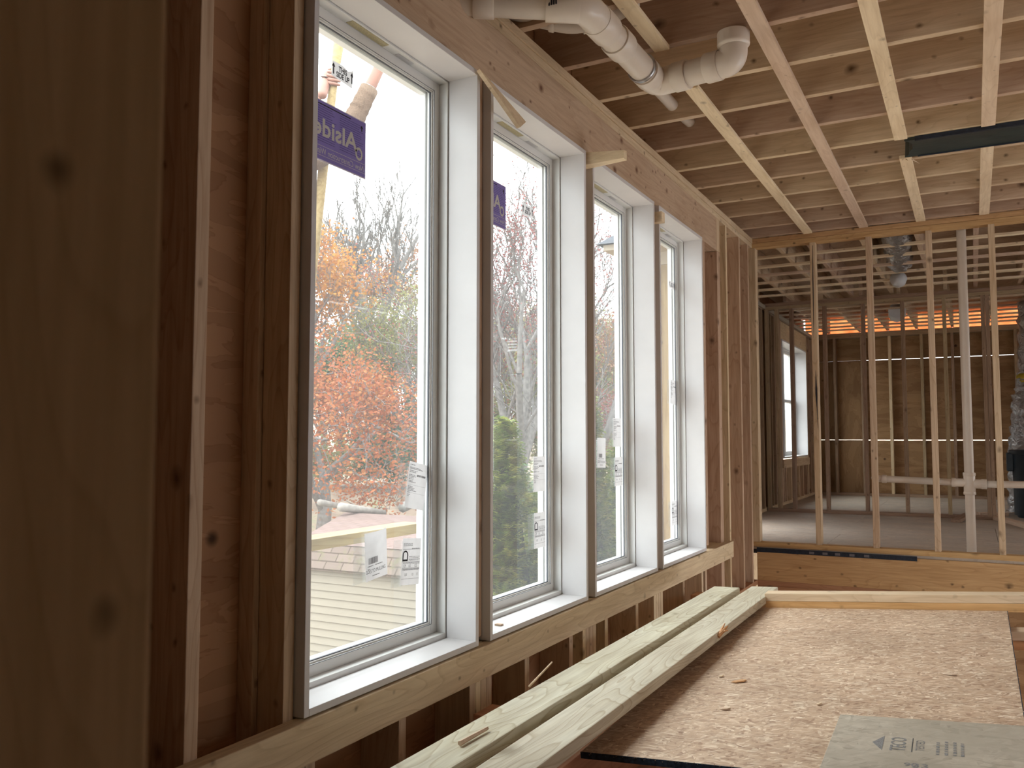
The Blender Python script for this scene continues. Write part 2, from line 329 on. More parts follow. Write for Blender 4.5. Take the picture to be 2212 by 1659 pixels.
def board(name, x0, x1, y0, y1, z0, z1, mat, label=None, cat=None, group=None, kind=None, bev=.1, parent=None):
    dx, dy, dz = x1-x0, y1-y0, z1-z0
    c = ((x0+x1)/2, (y0+y1)/2, (z0+z1)/2)
    if dx >= dy and dx >= dz: rot = Matrix.Identity(4); d = (dx, dy, dz)
    elif dy >= dz: rot = Matrix.Rotation(math.pi/2, 4, 'Z'); d = (dy, dx, dz)
    else: rot = Matrix.Rotation(-math.pi/2, 4, 'Y'); d = (dz, dy, dx)
    o = link(name, boxmesh(*d, bev), M[mat] if isinstance(mat, str) else mat)
    o.rotation_euler = rot.to_euler(); o.location = W(*c)
    if parent is not None: settle(o, parent)
    return tag(o, label, cat, group, kind)
def frameboard(name, center, ax, ay, az, dims, mat, label=None, cat=None, group=None, kind=None, bev=.1, parent=None):
    o = link(name, boxmesh(*dims, bev), M[mat])
    m = Matrix((Vector(ax), Vector(ay), Vector(az))).transposed().to_4x4(); m.translation = W(*center)
    o.matrix_world = m
    if parent is not None: settle(o, parent)
    return tag(o, label, cat, group, kind)
def mesh_from(verts, faces, smooth=False, origin=(0, 0, 0), inch=True):
    """verts in eye-relative inches, origin likewise; returns mesh with local coordinates"""
    o = W(*origin)
    me = bpy.data.meshes.new('mesh')
    vs = [tuple(W(*v)-o) for v in verts] if inch else verts
    me.from_pydata(vs, [], faces)
    if smooth:
        me.polygons.foreach_set('use_smooth', [True]*len(me.polygons))
    me.update(); return me
def make(name, verts, faces, mat, label=None, cat=None, group=None, kind=None, smooth=False, origin=None, parent=None):
    if origin is None:
        a = np.array([tuple(v) for v in verts]); origin = tuple(a.mean(0))
    o = link(name, mesh_from(verts, faces, smooth, origin), M[mat] if isinstance(mat, str) else mat); o.location = W(*origin)
    if parent is not None: settle(o, parent)
    return tag(o, label, cat, group, kind)
def tube_geo(pts, radii, n=16, cap=True, V=None, F=None):
    V = [] if V is None else V; F = [] if F is None else F
    pts = [Vector(p) for p in pts]; base = len(V); prev = None
    for i, p in enumerate(pts):
        if i == 0: t = pts[1]-p
        elif i == len(pts)-1: t = p-pts[i-1]
        else: t = (pts[i+1]-pts[i-1])
        if t.length < 1e-9: t = Vector((0, 0, 1))
        t.normalize()
        if prev is None:
            a = Vector((0, 0, 1)) if abs(t.z) < .9 else Vector((1, 0, 0)); u = t.cross(a).normalized()
        else: u = (prev-t*prev.dot(t)).normalized()
        prev = u; w = t.cross(u)
        r = radii[i] if isinstance(radii, (list, tuple)) else radii
        for k in range(n):
            a = 2*math.pi*k/n; V.append(p+u*math.cos(a)*r+w*math.sin(a)*r)
    for i in range(len(pts)-1):
        for k in range(n):
            a = base+i*n+k; b = base+i*n+(k+1) % n; F.append((a, b, b+n, a+n))
    if cap:
        F.append(tuple(base+k for k in reversed(range(n)))); F.append(tuple(base+(len(pts)-1)*n+k for k in range(n)))
    return V, F
def bend(pts, r, steps=8):
    """round the corners of a polyline"""
    pts = [Vector(p) for p in pts]; out = [pts[0]]
    for i in range(1, len(pts)-1):
        a, b, c = pts[i-1], pts[i], pts[i+1]
        d1 = (a-b).normalized(); d2 = (c-b).normalized(); rr = min(r, (a-b).length*.49, (c-b).length*.49)
        p1 = b+d1*rr; p2 = b+d2*rr
        for k in range(steps+1):
            t = k/steps; out.append(p1*(1-t)**2+b*2*t*(1-t)+p2*t*t)
    out.append(pts[-1]); return out
def autosmooth(o, ang=35):
    me = o.data; me.polygons.foreach_set('use_smooth', [True]*len(me.polygons))
    me.set_sharp_from_angle(angle=math.radians(ang))

# ------------------------------------------------------------------ left window wall
board('wall_left', -66.2, -65.5, -95, 67, -44.7, 63.2, 'ply', kind='structure', bev=0)
for z0, z1, n in ((-44.7, -28.3, 'wall_left_below'), (51.2, 63.2, 'wall_left_above')):
    board('wall_left', -66.2, -65.5, 67, 218.5, z0, z1, 'ply', kind='structure', bev=0)
board('wall_left', -66.2, -65.5, 217.4, 273, -44.7, 72.4, 'ply', kind='structure', bev=0)
board('wall_left', -66.2, -65.5, -95, 217.4, 63.2, 72.4, 'ply', kind='structure', bev=0)
board('wall_left', -66.2, -65.5, 50, 273, -52, -44.7, 'rim', kind='structure', bev=0)
# bottom and top plates
board('bottom_plate', -65.5, -60, -20, 273, -44.7, -43.2, 'rim', 'long flat two-by-six bottom plate running along the base of the window wall', 'lumber')
board('top_plate', -65.5, -60, -20, 273, 60.2, 61.65, 'joist', 'lower of the two flat plates running above the window header beam', 'lumber')
board('top_plate', -65.5, -59.8, -20, 273, 61.7, 63.2, 'joist', 'upper flat plate under the joist ends along the window wall', 'lumber')
board('header_beam', -63.2, -60, 63.5, 230, 51.1, 60.15, 'header', 'deep knotty header beam spanning above the four tall windows', 'beam')
board('header_beam', -63.2, -60, 230.1, 233.2, 51.1, 60.15, 'header', 'short end block of the window header beam beside the open studs', 'beam')
board('window_rail', -60, -58.2, 30, 236.2, -31.75, -27.5, 'rail', 'long pale rail board running under all four tall window sills', 'lumber', bev=.14)

def wstud(y0, z0, z1, label, th=1.5, x0=-65.5, x1=-60, mat='stud', group='studs of the window wall'):
    return board('wall_stud', x0, x1, y0, y0+th, z0, z1, mat, label, 'stud', group)
wstud(37, -43.2, 60.2, 'wall stud hidden nearest the blurred board at the far left')
wstud(53.05, -43.2, 60.2, 'knotty wall stud standing alone between the blurred board and the first window')
wstud(65.0, -43.2, 60.2, 'front wall stud right beside the first window at its left', 1.45, -63.4)
wstud(64.3, -43.2, 60.2, 'dark rear stud behind the one left of the first window', 1.45, -65.5, -63.45)
names = ['first', 'second', 'third', 'fourth']
for i in range(3):
    yb = 67.3+36.96*i+32.4+.75
    wstud(yb+.1, -26.8, 51.1, 'left stud of the pair between the %s and %s tall windows' % (names[i], names[i+1]), 1.42)
    wstud(yb+1.55, -26.8, 51.1, 'right stud of the pair between the %s and %s tall windows' % (names[i], names[i+1]), 1.42)
crip = [(66.8, 'below the left end of the first window'), (68.35, 'second under the left end of the first window'),
        (84.3, 'under the middle of the first window')]
for k, y in enumerate((100.3, 101.8, 103.3, 104.8)): crip.append((y, ['leftmost', 'second', 'third', 'rightmost'][k]+' of four packed below the rail after the first window'))
crip += [(116.3, 'left one under the second window'), (132.3, 'right one under the second window')]
for k, y in enumerate((137.9, 139.4, 140.9, 142.4)): crip.append((y, ['leftmost', 'second', 'third', 'rightmost'][k]+' of four packed below the rail after the second window'))
crip += [(148.0, 'left one under the third window'), (164.2, 'right one under the third window')]
for k, y in enumerate((175.2, 176.7, 178.2, 179.7)): crip.append((y, ['leftmost', 'second', 'third', 'rightmost'][k]+' of four packed below the rail after the third window'))
crip += [(195.6, 'left one under the fourth window'), (211.2, 'under the right end of the fourth window'), (214.4, 'just past the fourth window')]
for y, t in crip:
    board('cripple_stud', -65.5, -60, y, y+1.45, -43.2, -28.2, 'rail', 'short stud '+t, 'stud', 'short studs under the window rail')
wstud(216.6, -26.8, 51.1, 'stud against the right jamb of the fourth window', 1.4)
board('window_sill_plate', -65.5, -60, 66.8, 233, -28.2, -27.5, 'rail', 'flat sill plate beneath the four windows behind the rail', 'lumber', bev=0)
wstud(230.2, -43.2, 51.0, 'deep jack stud carrying the right end of the window header', 3.0)
for y, t in ((239.7, 'first narrow full height stud right of the window header'), (255.2, 'full height stud midway between window header and room corner'), (266.5, 'full height wall stud nearest the corner with the open partition')):
    wstud(y, -43.2, 60.2, t)

# ------------------------------------------------------------------ the four tall windows
def box_v(V, F, x0, x1, y0, y1, z0, z1):
    b = len(V)
    V += [(x0, y0, z0), (x1, y0, z0), (x1, y1, z0), (x0, y1, z0), (x0, y0, z1), (x1, y0, z1), (x1, y1, z1), (x0, y1, z1)]
    F += [(b, b+3, b+2, b+1), (b+4, b+5, b+6, b+7), (b, b+1, b+5, b+4), (b+1, b+2, b+6, b+5), (b+2, b+3, b+7, b+6), (b+3, b, b+4, b+7)]
def ring(V, F, x0, x1, y0, y1, z0, z1, w, wb=None, wt=None):
    wb = w if wb is None else wb; wt = w if wt is None else wt
    box_v(V, F, x0, x1, y0, y0+w, z0, z1); box_v(V, F, x0, x1, y1-w, y1, z0, z1)
    box_v(V, F, x0, x1, y0+w, y1-w, z0, z0+wb); box_v(V, F, x0, x1, y0+w, y1-w, z1-wt, z1)
def bevel_obj(o, w=.06):
    md = o.modifiers.new('bevel', 'BEVEL'); md.width = w*S; md.segments = 2; md.limit_method = 'ANGLE'
ZB, ZT = -26.6, 49.95
def tall_window(i):
    y0 = 67.3+36.96*i; y1 = y0+32.4
    e = empty('window_%d' % (i+1), (-62, (y0+y1)/2, ZB), kind='structure')
    def part(name, build, mat, bev=.05, parent=e):
        V, F = [], []; build(V, F)
        o = make(name, V, F, mat, parent=parent)
        if bev: bevel_obj(o, bev)
        return o
    part('window_jamb', lambda V, F: ring(V, F, -63.3, -58.7, y0-.75, y1+.75, ZB-.75, ZT+.75, .75), 'jamb')
    part('window_frame', lambda V, F: (ring(V, F, -66.3, -63.38, y0-.7, y1+.7, ZB-.7, ZT+.7, .95, 1.35, .95), None), 'vinyl')
    sash = part('sash', lambda V, F: (ring(V, F, -65.9, -64.75, y0+.25, y1-.25, ZB+.65, ZT-.25, 1.35, 1.3, 1.35), ring(V, F, -65.6, -64.95, y0+1.6, y1-1.6, ZB+1.95, ZT-1.6, .22)), 'vinyl')
    part('gasket', lambda V, F: (ring(V, F, -65.34, -65.12, y0+1.8, y1-1.8, ZB+2.15, ZT-1.8, .14), ring(V, F, -64.82, -64.70, y0+1.52, y1-1.52, ZB+1.88, ZT-1.52, .06)), 'gasket', 0, sash)
    part('exterior_casing', lambda V, F: ring(V, F, -67.0, -66.0, y0-2.2, y1+2.2, ZB-2.2, ZT+2.2, 4.1, 4.3, 4.1), 'vinyl_out')
    g = part('glass_pane', lambda V, F: box_v(V, F, -65.42, -65.36, y0+1.7, y1-1.7, ZB+2.05, ZT-1.7), 'glass', 0, sash)
    yy = y0+11.5
    t = part('head_label', lambda V, F: box_v(V, F, -64.6, -63.6, yy, yy+7.2, ZT-.31, ZT-.26), 'yellowtab', 0); tag(t, 'thin yellowish foil label on the window head')
    V, F = [], []; box_v(V, F, -64.6, -63.95, yy+9.8, yy+13.2, ZT-.31, ZT-.26)
    t2 = make('head_label', V, F, 'paper', parent=e); tag(t2, 'faint clear inspection label on the window head')
    return e
for i in range(4): tall_window(i)

# ------------------------------------------------------------------ joists, strapping, ceiling
def filmm():
    m, nt, b = new_mat('orange_glow_film'); v, raw, oi = coords(nt, (1, 1, 1)); n = N(nt, 'ShaderNodeTexNoise', Scale=9.0, Detail=3.0); nt.links.new(raw, n.inputs['Vector'])
    c = ramp(nt, n.outputs['Fac'], [(.3, (.85, .42, .22)), (.7, (1, .60, .36))]); tr = nt.nodes.new('ShaderNodeBsdfTranslucent'); nt.links.new(c, tr.inputs['Color']); nt.links.new(c, b.inputs['Base Color'])
    ms = nt.nodes.new('ShaderNodeMixShader'); ms.inputs[0].default_value = .6; nt.links.new(b.outputs[0], ms.inputs[1]); nt.links.new(tr.outputs[0], ms.inputs[2]); nt.links.new(ms.outputs[0], nt.nodes['Material Output'].inputs['Surface']); return m
orangefilm = filmm()
JH = 9.9
ordn = ['first','second','third','fourth','fifth','sixth','seventh','eighth','ninth','tenth','eleventh','twelfth','thirteenth','fourteenth','fifteenth','sixteenth','seventeenth']
for k in range(-9, 9):
    y = 146.47+16*k
    if k > 7: y = 271
    if k <= -4: lab = 'ceiling joist over the camera, %s towards it from the pipe bend' % ordn[-4-k]
    else: lab = '%s ceiling joist from the open partition in the near room' % ordn[8-k]
    board('ceiling_joist', -65.4, 164, y, y+1.5, 63.25, 63.25+JH, 'joist', lab, 'joist', 'ceiling joists of the near room')
for k, x in enumerate((-88.4, -72.6, -56.8, -46.9, -30.6, -14.6, 1.8, 17.8, 33.8, 49.8, 65.8)):
    board('ceiling_joist', x, x+1.5, 277, 409.5, 64.0, 73.2, 'joist', '%s ceiling joist from the left in the room past the open partition' % ordn[k], 'joist', 'ceiling joists of the second room', bev=.06)
for k, x in enumerate((-76.4, -58.6, -43.4, -28.0, -9.6, 8.2, 24.2, 40.2, 56.2)):
    board('ceiling_joist', x, x+1.5, 410.5, 551, 64.0, 73.2, 'joist', '%s ceiling joist from the left in the far room' % ordn[k], 'joist', 'ceiling joists of the far room', bev=.06)
for k in range(7):
    y = 287.6+16.7*k
    board('strapping_board', -90.4, 164, y, y+2.5, 63.22, 63.97, 'strap', '%s strapping board past the open partition, running left to right' % ordn[k], 'strapping', 'strapping boards in the second room', bev=.06)
for k in range(8):
    y = 421+15.6*k
    board('strapping_board', -90.4, 164, y, y+2.5, 63.22, 63.97, 'strap', '%s strapping board past the second partition, running left to right' % ordn[k], 'strapping', 'strapping boards in the far room', bev=.06)
# orange translucent film added for the glow in the far joist bays, daylight behind
jx = (-90.4, -76.4, -58.6, -43.4, -28.0, -9.6, 8.2, 24.2, 40.2, 56.2)
for k in range(9):
    board('bay_glow_film', jx[k]+.8, jx[k+1]+.7, 551.3, 551.36, 63.25, 73.28, orangefilm, '%s orange film panel from the left, added for the glow above the far wall' % ordn[k], 'film', 'added orange film panels between the far joists', bev=0)
board('ceiling', -91.5, 168, -95, 552, 73.3, 74.1, 'plydeck', kind='structure', bev=0)
ZS0, ZS1 = 62.5, 63.22
def strap(x1, y0, y1, lab, g='strapping boards under the ceiling joists'):
    board('strapping_board', x1-2.5, x1, y0, y1, ZS0, ZS1, 'strap', lab, 'strapping', g, bev=.08)
strap(-41.2, -30, 130.8, 'short strapping board cut off where the white pipe turns, nearest the windows')
strap(-41.4, 147.5, 271, 'strapping board starting at the pipe elbow and running to the partition')
strap(-25.6, -30, 271, 'unbroken strapping board, second from the windows')
strap(-10.3, -30, 194.2, 'strapping board ending at the left tip of the black duct, near side')
strap(-10.3, 207.4, 271, 'short splintered strapping board between black duct tip and partition')
strap(5.7, -30, 193.8, 'near strapping board ending on the black duct, rightmost in view')
strap(5.7, 207, 271, 'short strapping board past the black duct, rightmost in view')

# ------------------------------------------------------------------ open partition with the raised floor behind
FZ = -33.1
board('top_plate', -62.2, 164, 273, 276.5, 61.7, 63.2, 'rim', 'upper of two plates along the top of the open partition', 'lumber')
board('top_plate', -62.2, 164, 273, 276.5, 60.15, 61.65, 'rim', 'lower of two plates along the top of the open partition', 'lumber')
board('bottom_plate', -62.2, 164, 273, 276.5, FZ, FZ+1.5, 'rim', 'bottom plate of the open partition on the raised floor edge', 'lumber')
pst = [(-62.2, 3.1, 'knotted corner stud where the open partition meets the window wall'), (-42.6, 1.6, 'split and dark streaked stud, first free one in the open partition'),
       (-26.7, 1.6, 'straight knotty stud in the open partition, left of the foil duct'), (-10.6, 1.6, 'stud left of the tall white pipe in the open partition'),
       (5.3, 1.6, 'stud right of the tall white pipe, rightmost in view'), (21.3, 1.5, 'partition stud beyond the right edge of view')]
for x, th, lab in pst:
    board('partition_stud', x, x+th, 273, 276.5, FZ+1.5, 60.15, 'stud', lab, 'stud', 'studs of the open partition')
for r_, (fy0, fy1) in enumerate(((273, 321), (321, 369), (369, 417), (417, 465), (465, 513), (513, 552))):
    fx = -90 if r_ % 2 else -138
    while fx < 168:
        board('floor', max(fx, -90)+.08, min(fx+96, 168)-.08, fy0+.1, fy1-.1, FZ-.75, FZ, 'osbfloor', kind='structure', bev=0); fx += 96
board('floor', -90, 168, 273, 552, FZ-2, FZ-.8, 'black', kind='structure', bev=0)
board('flashing_strip', -60, -15.2, 272.2, 272.48, FZ-1.5, FZ-.15, 'black', 'black membrane strip stuck along the raised floor edge', 'membrane', bev=0)
for k, x in enumerate((-44.5, -40.7, -37.2, -33.2, -29.2)):
    board('tape_mark', x, x+1.4, 272.1, 272.18, FZ-1.2, FZ-.5, 'inkgray', 'small gray printed mark on the black membrane strip, %s from left' % ordn[k], 'marking', 'gray marks on the black strip', bev=0)
board('rim_beam', -60, 164, 272.5, 274.5, -43.2, FZ-.78, 'rim', 'wide orange-brown knotty rim beam carrying the raised floor', 'beam')
board('top_plate', -60, 164, 272.6, 278, -44.7, -43.22, 'rim', 'upper plate directly below the wide rim beam', 'lumber')
board('top_plate', -60, 164, 272.9, 278, -46.3, -44.75, 'rim', 'lower plate beneath the rim beam, mostly in shade', 'lumber')

# near floor, opening and the shaft below it
board('floor', -65.5, 168, -95, 128, -45.5, -44.75, 'osbpink', kind='structure', bev=0)
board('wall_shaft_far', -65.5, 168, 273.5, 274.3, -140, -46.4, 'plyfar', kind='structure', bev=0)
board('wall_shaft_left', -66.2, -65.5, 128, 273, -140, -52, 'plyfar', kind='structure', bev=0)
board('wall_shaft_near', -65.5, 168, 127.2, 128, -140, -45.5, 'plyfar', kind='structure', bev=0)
board('floor_lower', -66, 168, 127, 274, -141, -140, 'osbfloor', kind='structure', bev=0)

# second partition and far room
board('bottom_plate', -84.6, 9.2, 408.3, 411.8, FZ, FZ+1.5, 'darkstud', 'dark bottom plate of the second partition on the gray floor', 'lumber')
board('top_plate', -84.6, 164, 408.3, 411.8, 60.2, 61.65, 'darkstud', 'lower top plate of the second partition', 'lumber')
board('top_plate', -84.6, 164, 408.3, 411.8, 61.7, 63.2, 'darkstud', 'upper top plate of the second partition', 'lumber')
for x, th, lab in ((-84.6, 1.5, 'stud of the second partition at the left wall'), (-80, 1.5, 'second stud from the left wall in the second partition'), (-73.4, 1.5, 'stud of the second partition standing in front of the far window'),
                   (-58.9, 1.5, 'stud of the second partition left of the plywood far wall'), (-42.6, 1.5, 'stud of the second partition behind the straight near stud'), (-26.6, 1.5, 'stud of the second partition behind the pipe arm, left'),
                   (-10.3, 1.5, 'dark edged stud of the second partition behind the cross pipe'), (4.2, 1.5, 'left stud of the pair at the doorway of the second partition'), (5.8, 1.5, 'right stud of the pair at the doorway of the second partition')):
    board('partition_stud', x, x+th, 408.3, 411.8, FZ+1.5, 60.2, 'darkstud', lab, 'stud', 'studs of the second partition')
# jogged left wall of the rooms beyond
for (y0_, y1_, z0_, z1_) in ((268, 290, FZ-12, 72.4), (290, 305, FZ-12, 72.4), (345, 380, FZ-12, 72.4), (305, 345, FZ-12, -28), (305, 345, 14, 72.4), (380, 449, FZ-12, 72.4)):  # includes an unseen opening added to light the second room's floor
    board('wall_left_beyond', -91.2, -90.5, y0_, y1_, z0_, z1_, 'ply', kind='structure', bev=0)
board('wall_left_beyond', -91.2, -90.5, 522.6, 552, FZ-12, 72.4, 'ply', kind='structure', bev=0)
board('wall_left_beyond', -91.2, -90.5, 449, 522.6, FZ-12, -11, 'ply', kind='structure', bev=0)
board('wall_left_beyond', -91.2, -90.5, 449, 522.6, 51.5, 72.4, 'ply', kind='structure', bev=0)
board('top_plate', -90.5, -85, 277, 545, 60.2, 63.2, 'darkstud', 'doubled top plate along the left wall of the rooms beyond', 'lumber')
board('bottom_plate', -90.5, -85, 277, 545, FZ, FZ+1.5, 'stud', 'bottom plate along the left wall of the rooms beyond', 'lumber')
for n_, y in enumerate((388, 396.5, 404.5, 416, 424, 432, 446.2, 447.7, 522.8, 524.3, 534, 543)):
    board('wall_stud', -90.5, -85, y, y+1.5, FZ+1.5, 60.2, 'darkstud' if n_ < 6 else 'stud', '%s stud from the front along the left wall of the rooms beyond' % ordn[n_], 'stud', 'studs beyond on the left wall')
board('header_beam', -88, -85, 449.3, 522.7, 51.0, 60.1, 'header', 'header beam above the small far window', 'beam')
board('window_rail', -85, -84.2, 447, 524, -14.5, -10.5, 'stud', 'flat board under the small far window', 'lumber')
for n_, y in enumerate((451, 456.5, 470, 482, 494, 506, 518)):
    board('cripple_stud', -90.5, -85, y, y+1.5, FZ+1.5, -11, 'stud', '%s short stud from the left below the far window' % ordn[n_], 'stud', 'short studs under the far window')
# far window
e5 = empty('window_5', (-86, 485.5, -9.5), kind='structure')
def p5(name, build, mat, bev=.05):
    V, F = [], []; build(V, F); o = make(name, V, F, mat, parent=e5)
    if bev: bevel_obj(o, bev)
    return o
def halfs(V, F):
    for a, b in ((451.8, 484.4), (487.2, 519.8)):
        ring(V, F, -92.5, -91, a, b, -8.3, 22, 1.6); ring(V, F, -93.6, -92.2, a, b, 20.5, 49.6, 1.6)
p5('window_jamb', lambda V, F: ring(V, F, -91, -84.6, 450.3, 521.3, -9.7, 51, .75), 'jamb')
p5('window_frame', lambda V, F: (ring(V, F, -94.5, -91, 450.3, 521.3, -9.7, 51, 1.5), box_v(V, F, -94.5, -90.8, 484.4, 487.2, -9, 50.3)), 'vinyl')
p5('sash', halfs, 'vinyl')
p5('glass_pane', lambda V, F: (box_v(V, F, -93, -92.9, 451.8, 484.4, -8, 50), box_v(V, F, -93, -92.9, 487.2, 519.8, -8, 50)), 'glass', 0)

# far wall with daylight gaps between the sheets
for z0, z1 in ((FZ-15, -.72), (-.28, 46.75), (47.0, 63.2)):
    for x0, x1 in ((-91, -58.01), (-58, -10.01), (-10, 37.99), (38, 168)):
        dz = .0 if x1 > -58 else .38
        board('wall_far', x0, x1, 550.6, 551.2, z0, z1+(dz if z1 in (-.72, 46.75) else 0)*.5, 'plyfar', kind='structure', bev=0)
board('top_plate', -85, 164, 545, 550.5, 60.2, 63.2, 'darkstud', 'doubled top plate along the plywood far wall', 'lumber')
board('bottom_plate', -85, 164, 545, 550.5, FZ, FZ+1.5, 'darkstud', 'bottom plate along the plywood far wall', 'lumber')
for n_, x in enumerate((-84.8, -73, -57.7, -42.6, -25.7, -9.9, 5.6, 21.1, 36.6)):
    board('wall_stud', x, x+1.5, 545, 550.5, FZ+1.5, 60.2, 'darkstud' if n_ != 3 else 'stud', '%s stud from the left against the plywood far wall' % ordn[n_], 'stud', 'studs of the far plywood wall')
# enclosing walls out of view, with openings added and sized to let daylight in
def wall_with_hole(name, axis, c, a0, a1, h0, h1, holes):
    def b(p0, p1, z0, z1):
        if p1-p0 < .1 or z1-z0 < .1: return
        if axis == 'y': board(name, p0, p1, c, c+1, z0, z1, 'plydeck', kind='structure', bev=0)
        else: board(name, c, c+1, p0, p1, z0, z1, 'plydeck', kind='structure', bev=0)
    p = a0
    for (q0, q1, z0, z1) in holes:
        b(p, q0, h0, h1); b(q0, q1, h0, z0); b(q0, q1, z1, h1); p = q1
    b(p, a1, h0, h1)
wall_with_hole('wall_back', 'y', -95, -66, 168, -44.7, 72.4, [(24, 150, -2, 52)])
wall_with_hole('wall_right', 'x', 168, -95, 552, -44.7, 72.4, [(112, 182, 12, 44), (279, 333, -32, 52), (505, 543, -30, 40)])
board('wall_light_block', 12, 13, -94, 66, -44.7, 63.2, 'plydeck', kind='structure', bev=0)  # unseen wall added to keep light off the left side near the camera
# ------------------------------------------------------------------ blurred board beside the camera
board('door_stud', -14.5, -13, 4.5, 10.75, -44.7, 63.2, wood('close_stud_wood', (.66, .49, .35), (.50, .35, .23), knots=1.0, ring=.35, kscale=6.5), 'large blurred vertical board filling the left edge, closest to the camera', 'stud', bev=.16)

# ------------------------------------------------------------------ black duct in the ceiling
def black_duct():
    V, F = [], []; n = 9
    # left end is torn: wavy edge
    for j in range(n):
        t = j/(n-1); y = 195.6+t*11.6; x = -11.0+1.5*math.sin(t*math.pi)-.6*t+(.25 if j % 2 else 0)
        V += [(x, y, 62.55+.5*math.sin(t*math.pi)), (150, y, 62.6), (x+.3, y, 69), (150, y, 69)]
    for j in range(n-1):
        a, b = 4*j, 4*j+4
        F += [(a, a+1, b+1, b), (a+2, b+2, b+3, a+3), (a, b, b+2, a+2)]
    F += [(0, 2, 3, 1), (4*n-4, 4*n-3, 4*n-1, 4*n-2)]
    e = empty('ceiling_duct', (-10, 201, 62.6), 'black painted metal duct lying between two ceiling joists at upper right', 'duct')
    make('duct_body', V, F, 'duct', parent=e)
    V, F = [], []; box_v(V, F, -9, 150, 195.2, 195.7, 62.3, 63.2); box_v(V, F, -9, 150, 206.9, 207.4, 62.4, 63.2)
    make('duct_flange', V, F, 'black', parent=e)
black_duct()
# torn splinters at the duct tip
for k, (a, b) in enumerate((((-12.2, 207.8, 62.3), (-11.6, 204.6, 61.6)), ((-11.4, 207.6, 62.3), (-10.9, 205.2, 61.2)), ((-10.2, 208.2, 62.2), (-8.9, 210.6, 61.8)))):
    V, F = tube_geo([a, b], [.14, .03], 4); make('splinter', V, F, 'strap', '%s pale splinter hanging at the torn tip of the black duct' % ['leftmost', 'middle', 'rightmost'][k], 'splinter', 'splinters by the black duct')

# ------------------------------------------------------------------ drain pipes
def pipe_part(name, pts, r, parent, mat='pvc', n=24):
    V, F = tube_geo(pts, r, n); o = make(name, V, F, mat, parent=parent); autosmooth(o, 50); return o
def hub(p, q, r, parent, name='coupling'):
    """a socket ring between p and q"""
    p, q = Vector(p), Vector(q); d = (q-p).normalized()
    V, F = tube_geo([p, p+d*.12, q-d*.12, q], [r-.06, r, r, r-.06], 28); o = make(name, V, F, 'pvc2', parent=parent); autosmooth(o, 50); return o
pr = 2.05; PZ = 59.2
P0 = Vector((-75, 82, PZ+1.6)); P0 = Vector((-59.3, 97.2, PZ+1.2))
e = empty('drain_pipe', (-46.5, 108, PZ), 'large cream plastic drain pipe hanging under the ceiling, turning along the windows then right', 'pipe')
A = Vector((-69, 94.5, 61.2)); Wy = Vector((-45.6, 106.3, 59.6)); E1 = Vector((-44.6, 134.0, 58.8)); R1 = Vector((-33.2, 132.2, 58.9)); U1 = Vector((-31.2, 131.8, 63.3))
pipe_part('pipe_run', [A, Wy+(A-Wy).normalized()*3], pr, e)
hub(A.lerp(Wy, .42), A.lerp(Wy, .53), pr+.26, e)
hub(Wy+(A-Wy).normalized()*5.2, Wy+(A-Wy).normalized()*.5, pr+.3, e)
pipe_part('elbow', bend([Wy+(A-Wy).normalized()*4, Wy, Wy+(E1-Wy).normalized()*5], 4), pr+.18, e, 'pvc2')
d = (E1-Wy).normalized()
pipe_part('pipe_run', [Wy+d*3, E1-d*3], pr, e)
hub(Wy+d*4.0, Wy+d*8.0, pr+.3, e); hub(Wy+d*10.5, Wy+d*13.8, pr+.3, e); hub(E1-d*6.6, E1-d*6.0, pr+.34, e, 'clamp_band'); hub(E1-d*5.2, E1-d*2.6, pr+.3, e)
for c in e.children:
    if c.name.startswith('clamp_band'): c.data.materials[0] = M['steel']; tag(c, 'thin metal clamp band')
d2_ = (R1-E1).normalized()
pipe_part('elbow', bend([E1-d*4, E1, E1+d2_*4.2], 4), pr+.15, e, 'pvc2')
hub(E1+d2_*3.4, E1+d2_*5.8, pr+.32, e)
pipe_part('pipe_run', [E1+d2_*3, R1-d2_*.5], pr, e)
hub(R1-d2_*2.6, R1-d2_*.2, pr+.3, e)
pipe_part('elbow', bend([R1-d2_*1, R1+d2_*1.9, R1+d2_*1.9+Vector((.1, -.2, 3.0))], 2.6), pr+.12, e, 'pvc2')
# open socket cup
top = R1+d2_*1.9+Vector((.1, -.2, 2.1))
V, F = [], []; n = 32
for (r, z) in ((pr+.1, 0), (pr+.42, .25), (pr+.48, .5), (pr+.44, .75), (pr+.44, 2.3), (pr+.22, 2.3), (pr+.2, .6), (0.01, .6)):
    for k in range(n): a = 2*math.pi*k/n; V.append((top.x+r*math.cos(a), top.y+r*math.sin(a), top.z+z))
for i in range(7):
    for k in range(n): a = i*n+k; b = i*n+(k+1) % n; F.append((a, b, b+n, a+n))
o = make('open_socket', V, F, 'pvc2', parent=e); autosmooth(o, 50)
# printed marks
for q in ((1252, 2, 'mark'),):
    c = Wy+(A-Wy).normalized()*4.0+Vector((0.6, -2.2, -.9)); 
    for k in range(4):
        V, F = [], []; box_v(V, F, c.x-.5+k*.35, c.x-.3+k*.35, c.y-.12, c.y+.02, c.z-.3, c.z+.8); o = make('printed_mark', V, F, 'ink', parent=e)
e2 = empty('drain_pipe', (-50, 117, 64), 'smaller plastic pipe with a double bend behind the large drain pipe', 'pipe')
q = [Vector((-62, 113, 66.5)), Vector((-56, 116.5, 64.6)), Vector((-52.3, 118.0, 63.6)), Vector((-47.0, 120.5, 65.0)), Vector((-44, 122, 67.5))]
pipe_part('pipe_run', bend(q, 3), 1.5, e2); hub(q[1].lerp(q[2], .1), q[1].lerp(q[2], .3), 1.72, e2); hub(q[2].lerp(q[3], .2), q[2].lerp(q[3], .5), 1.72, e2)
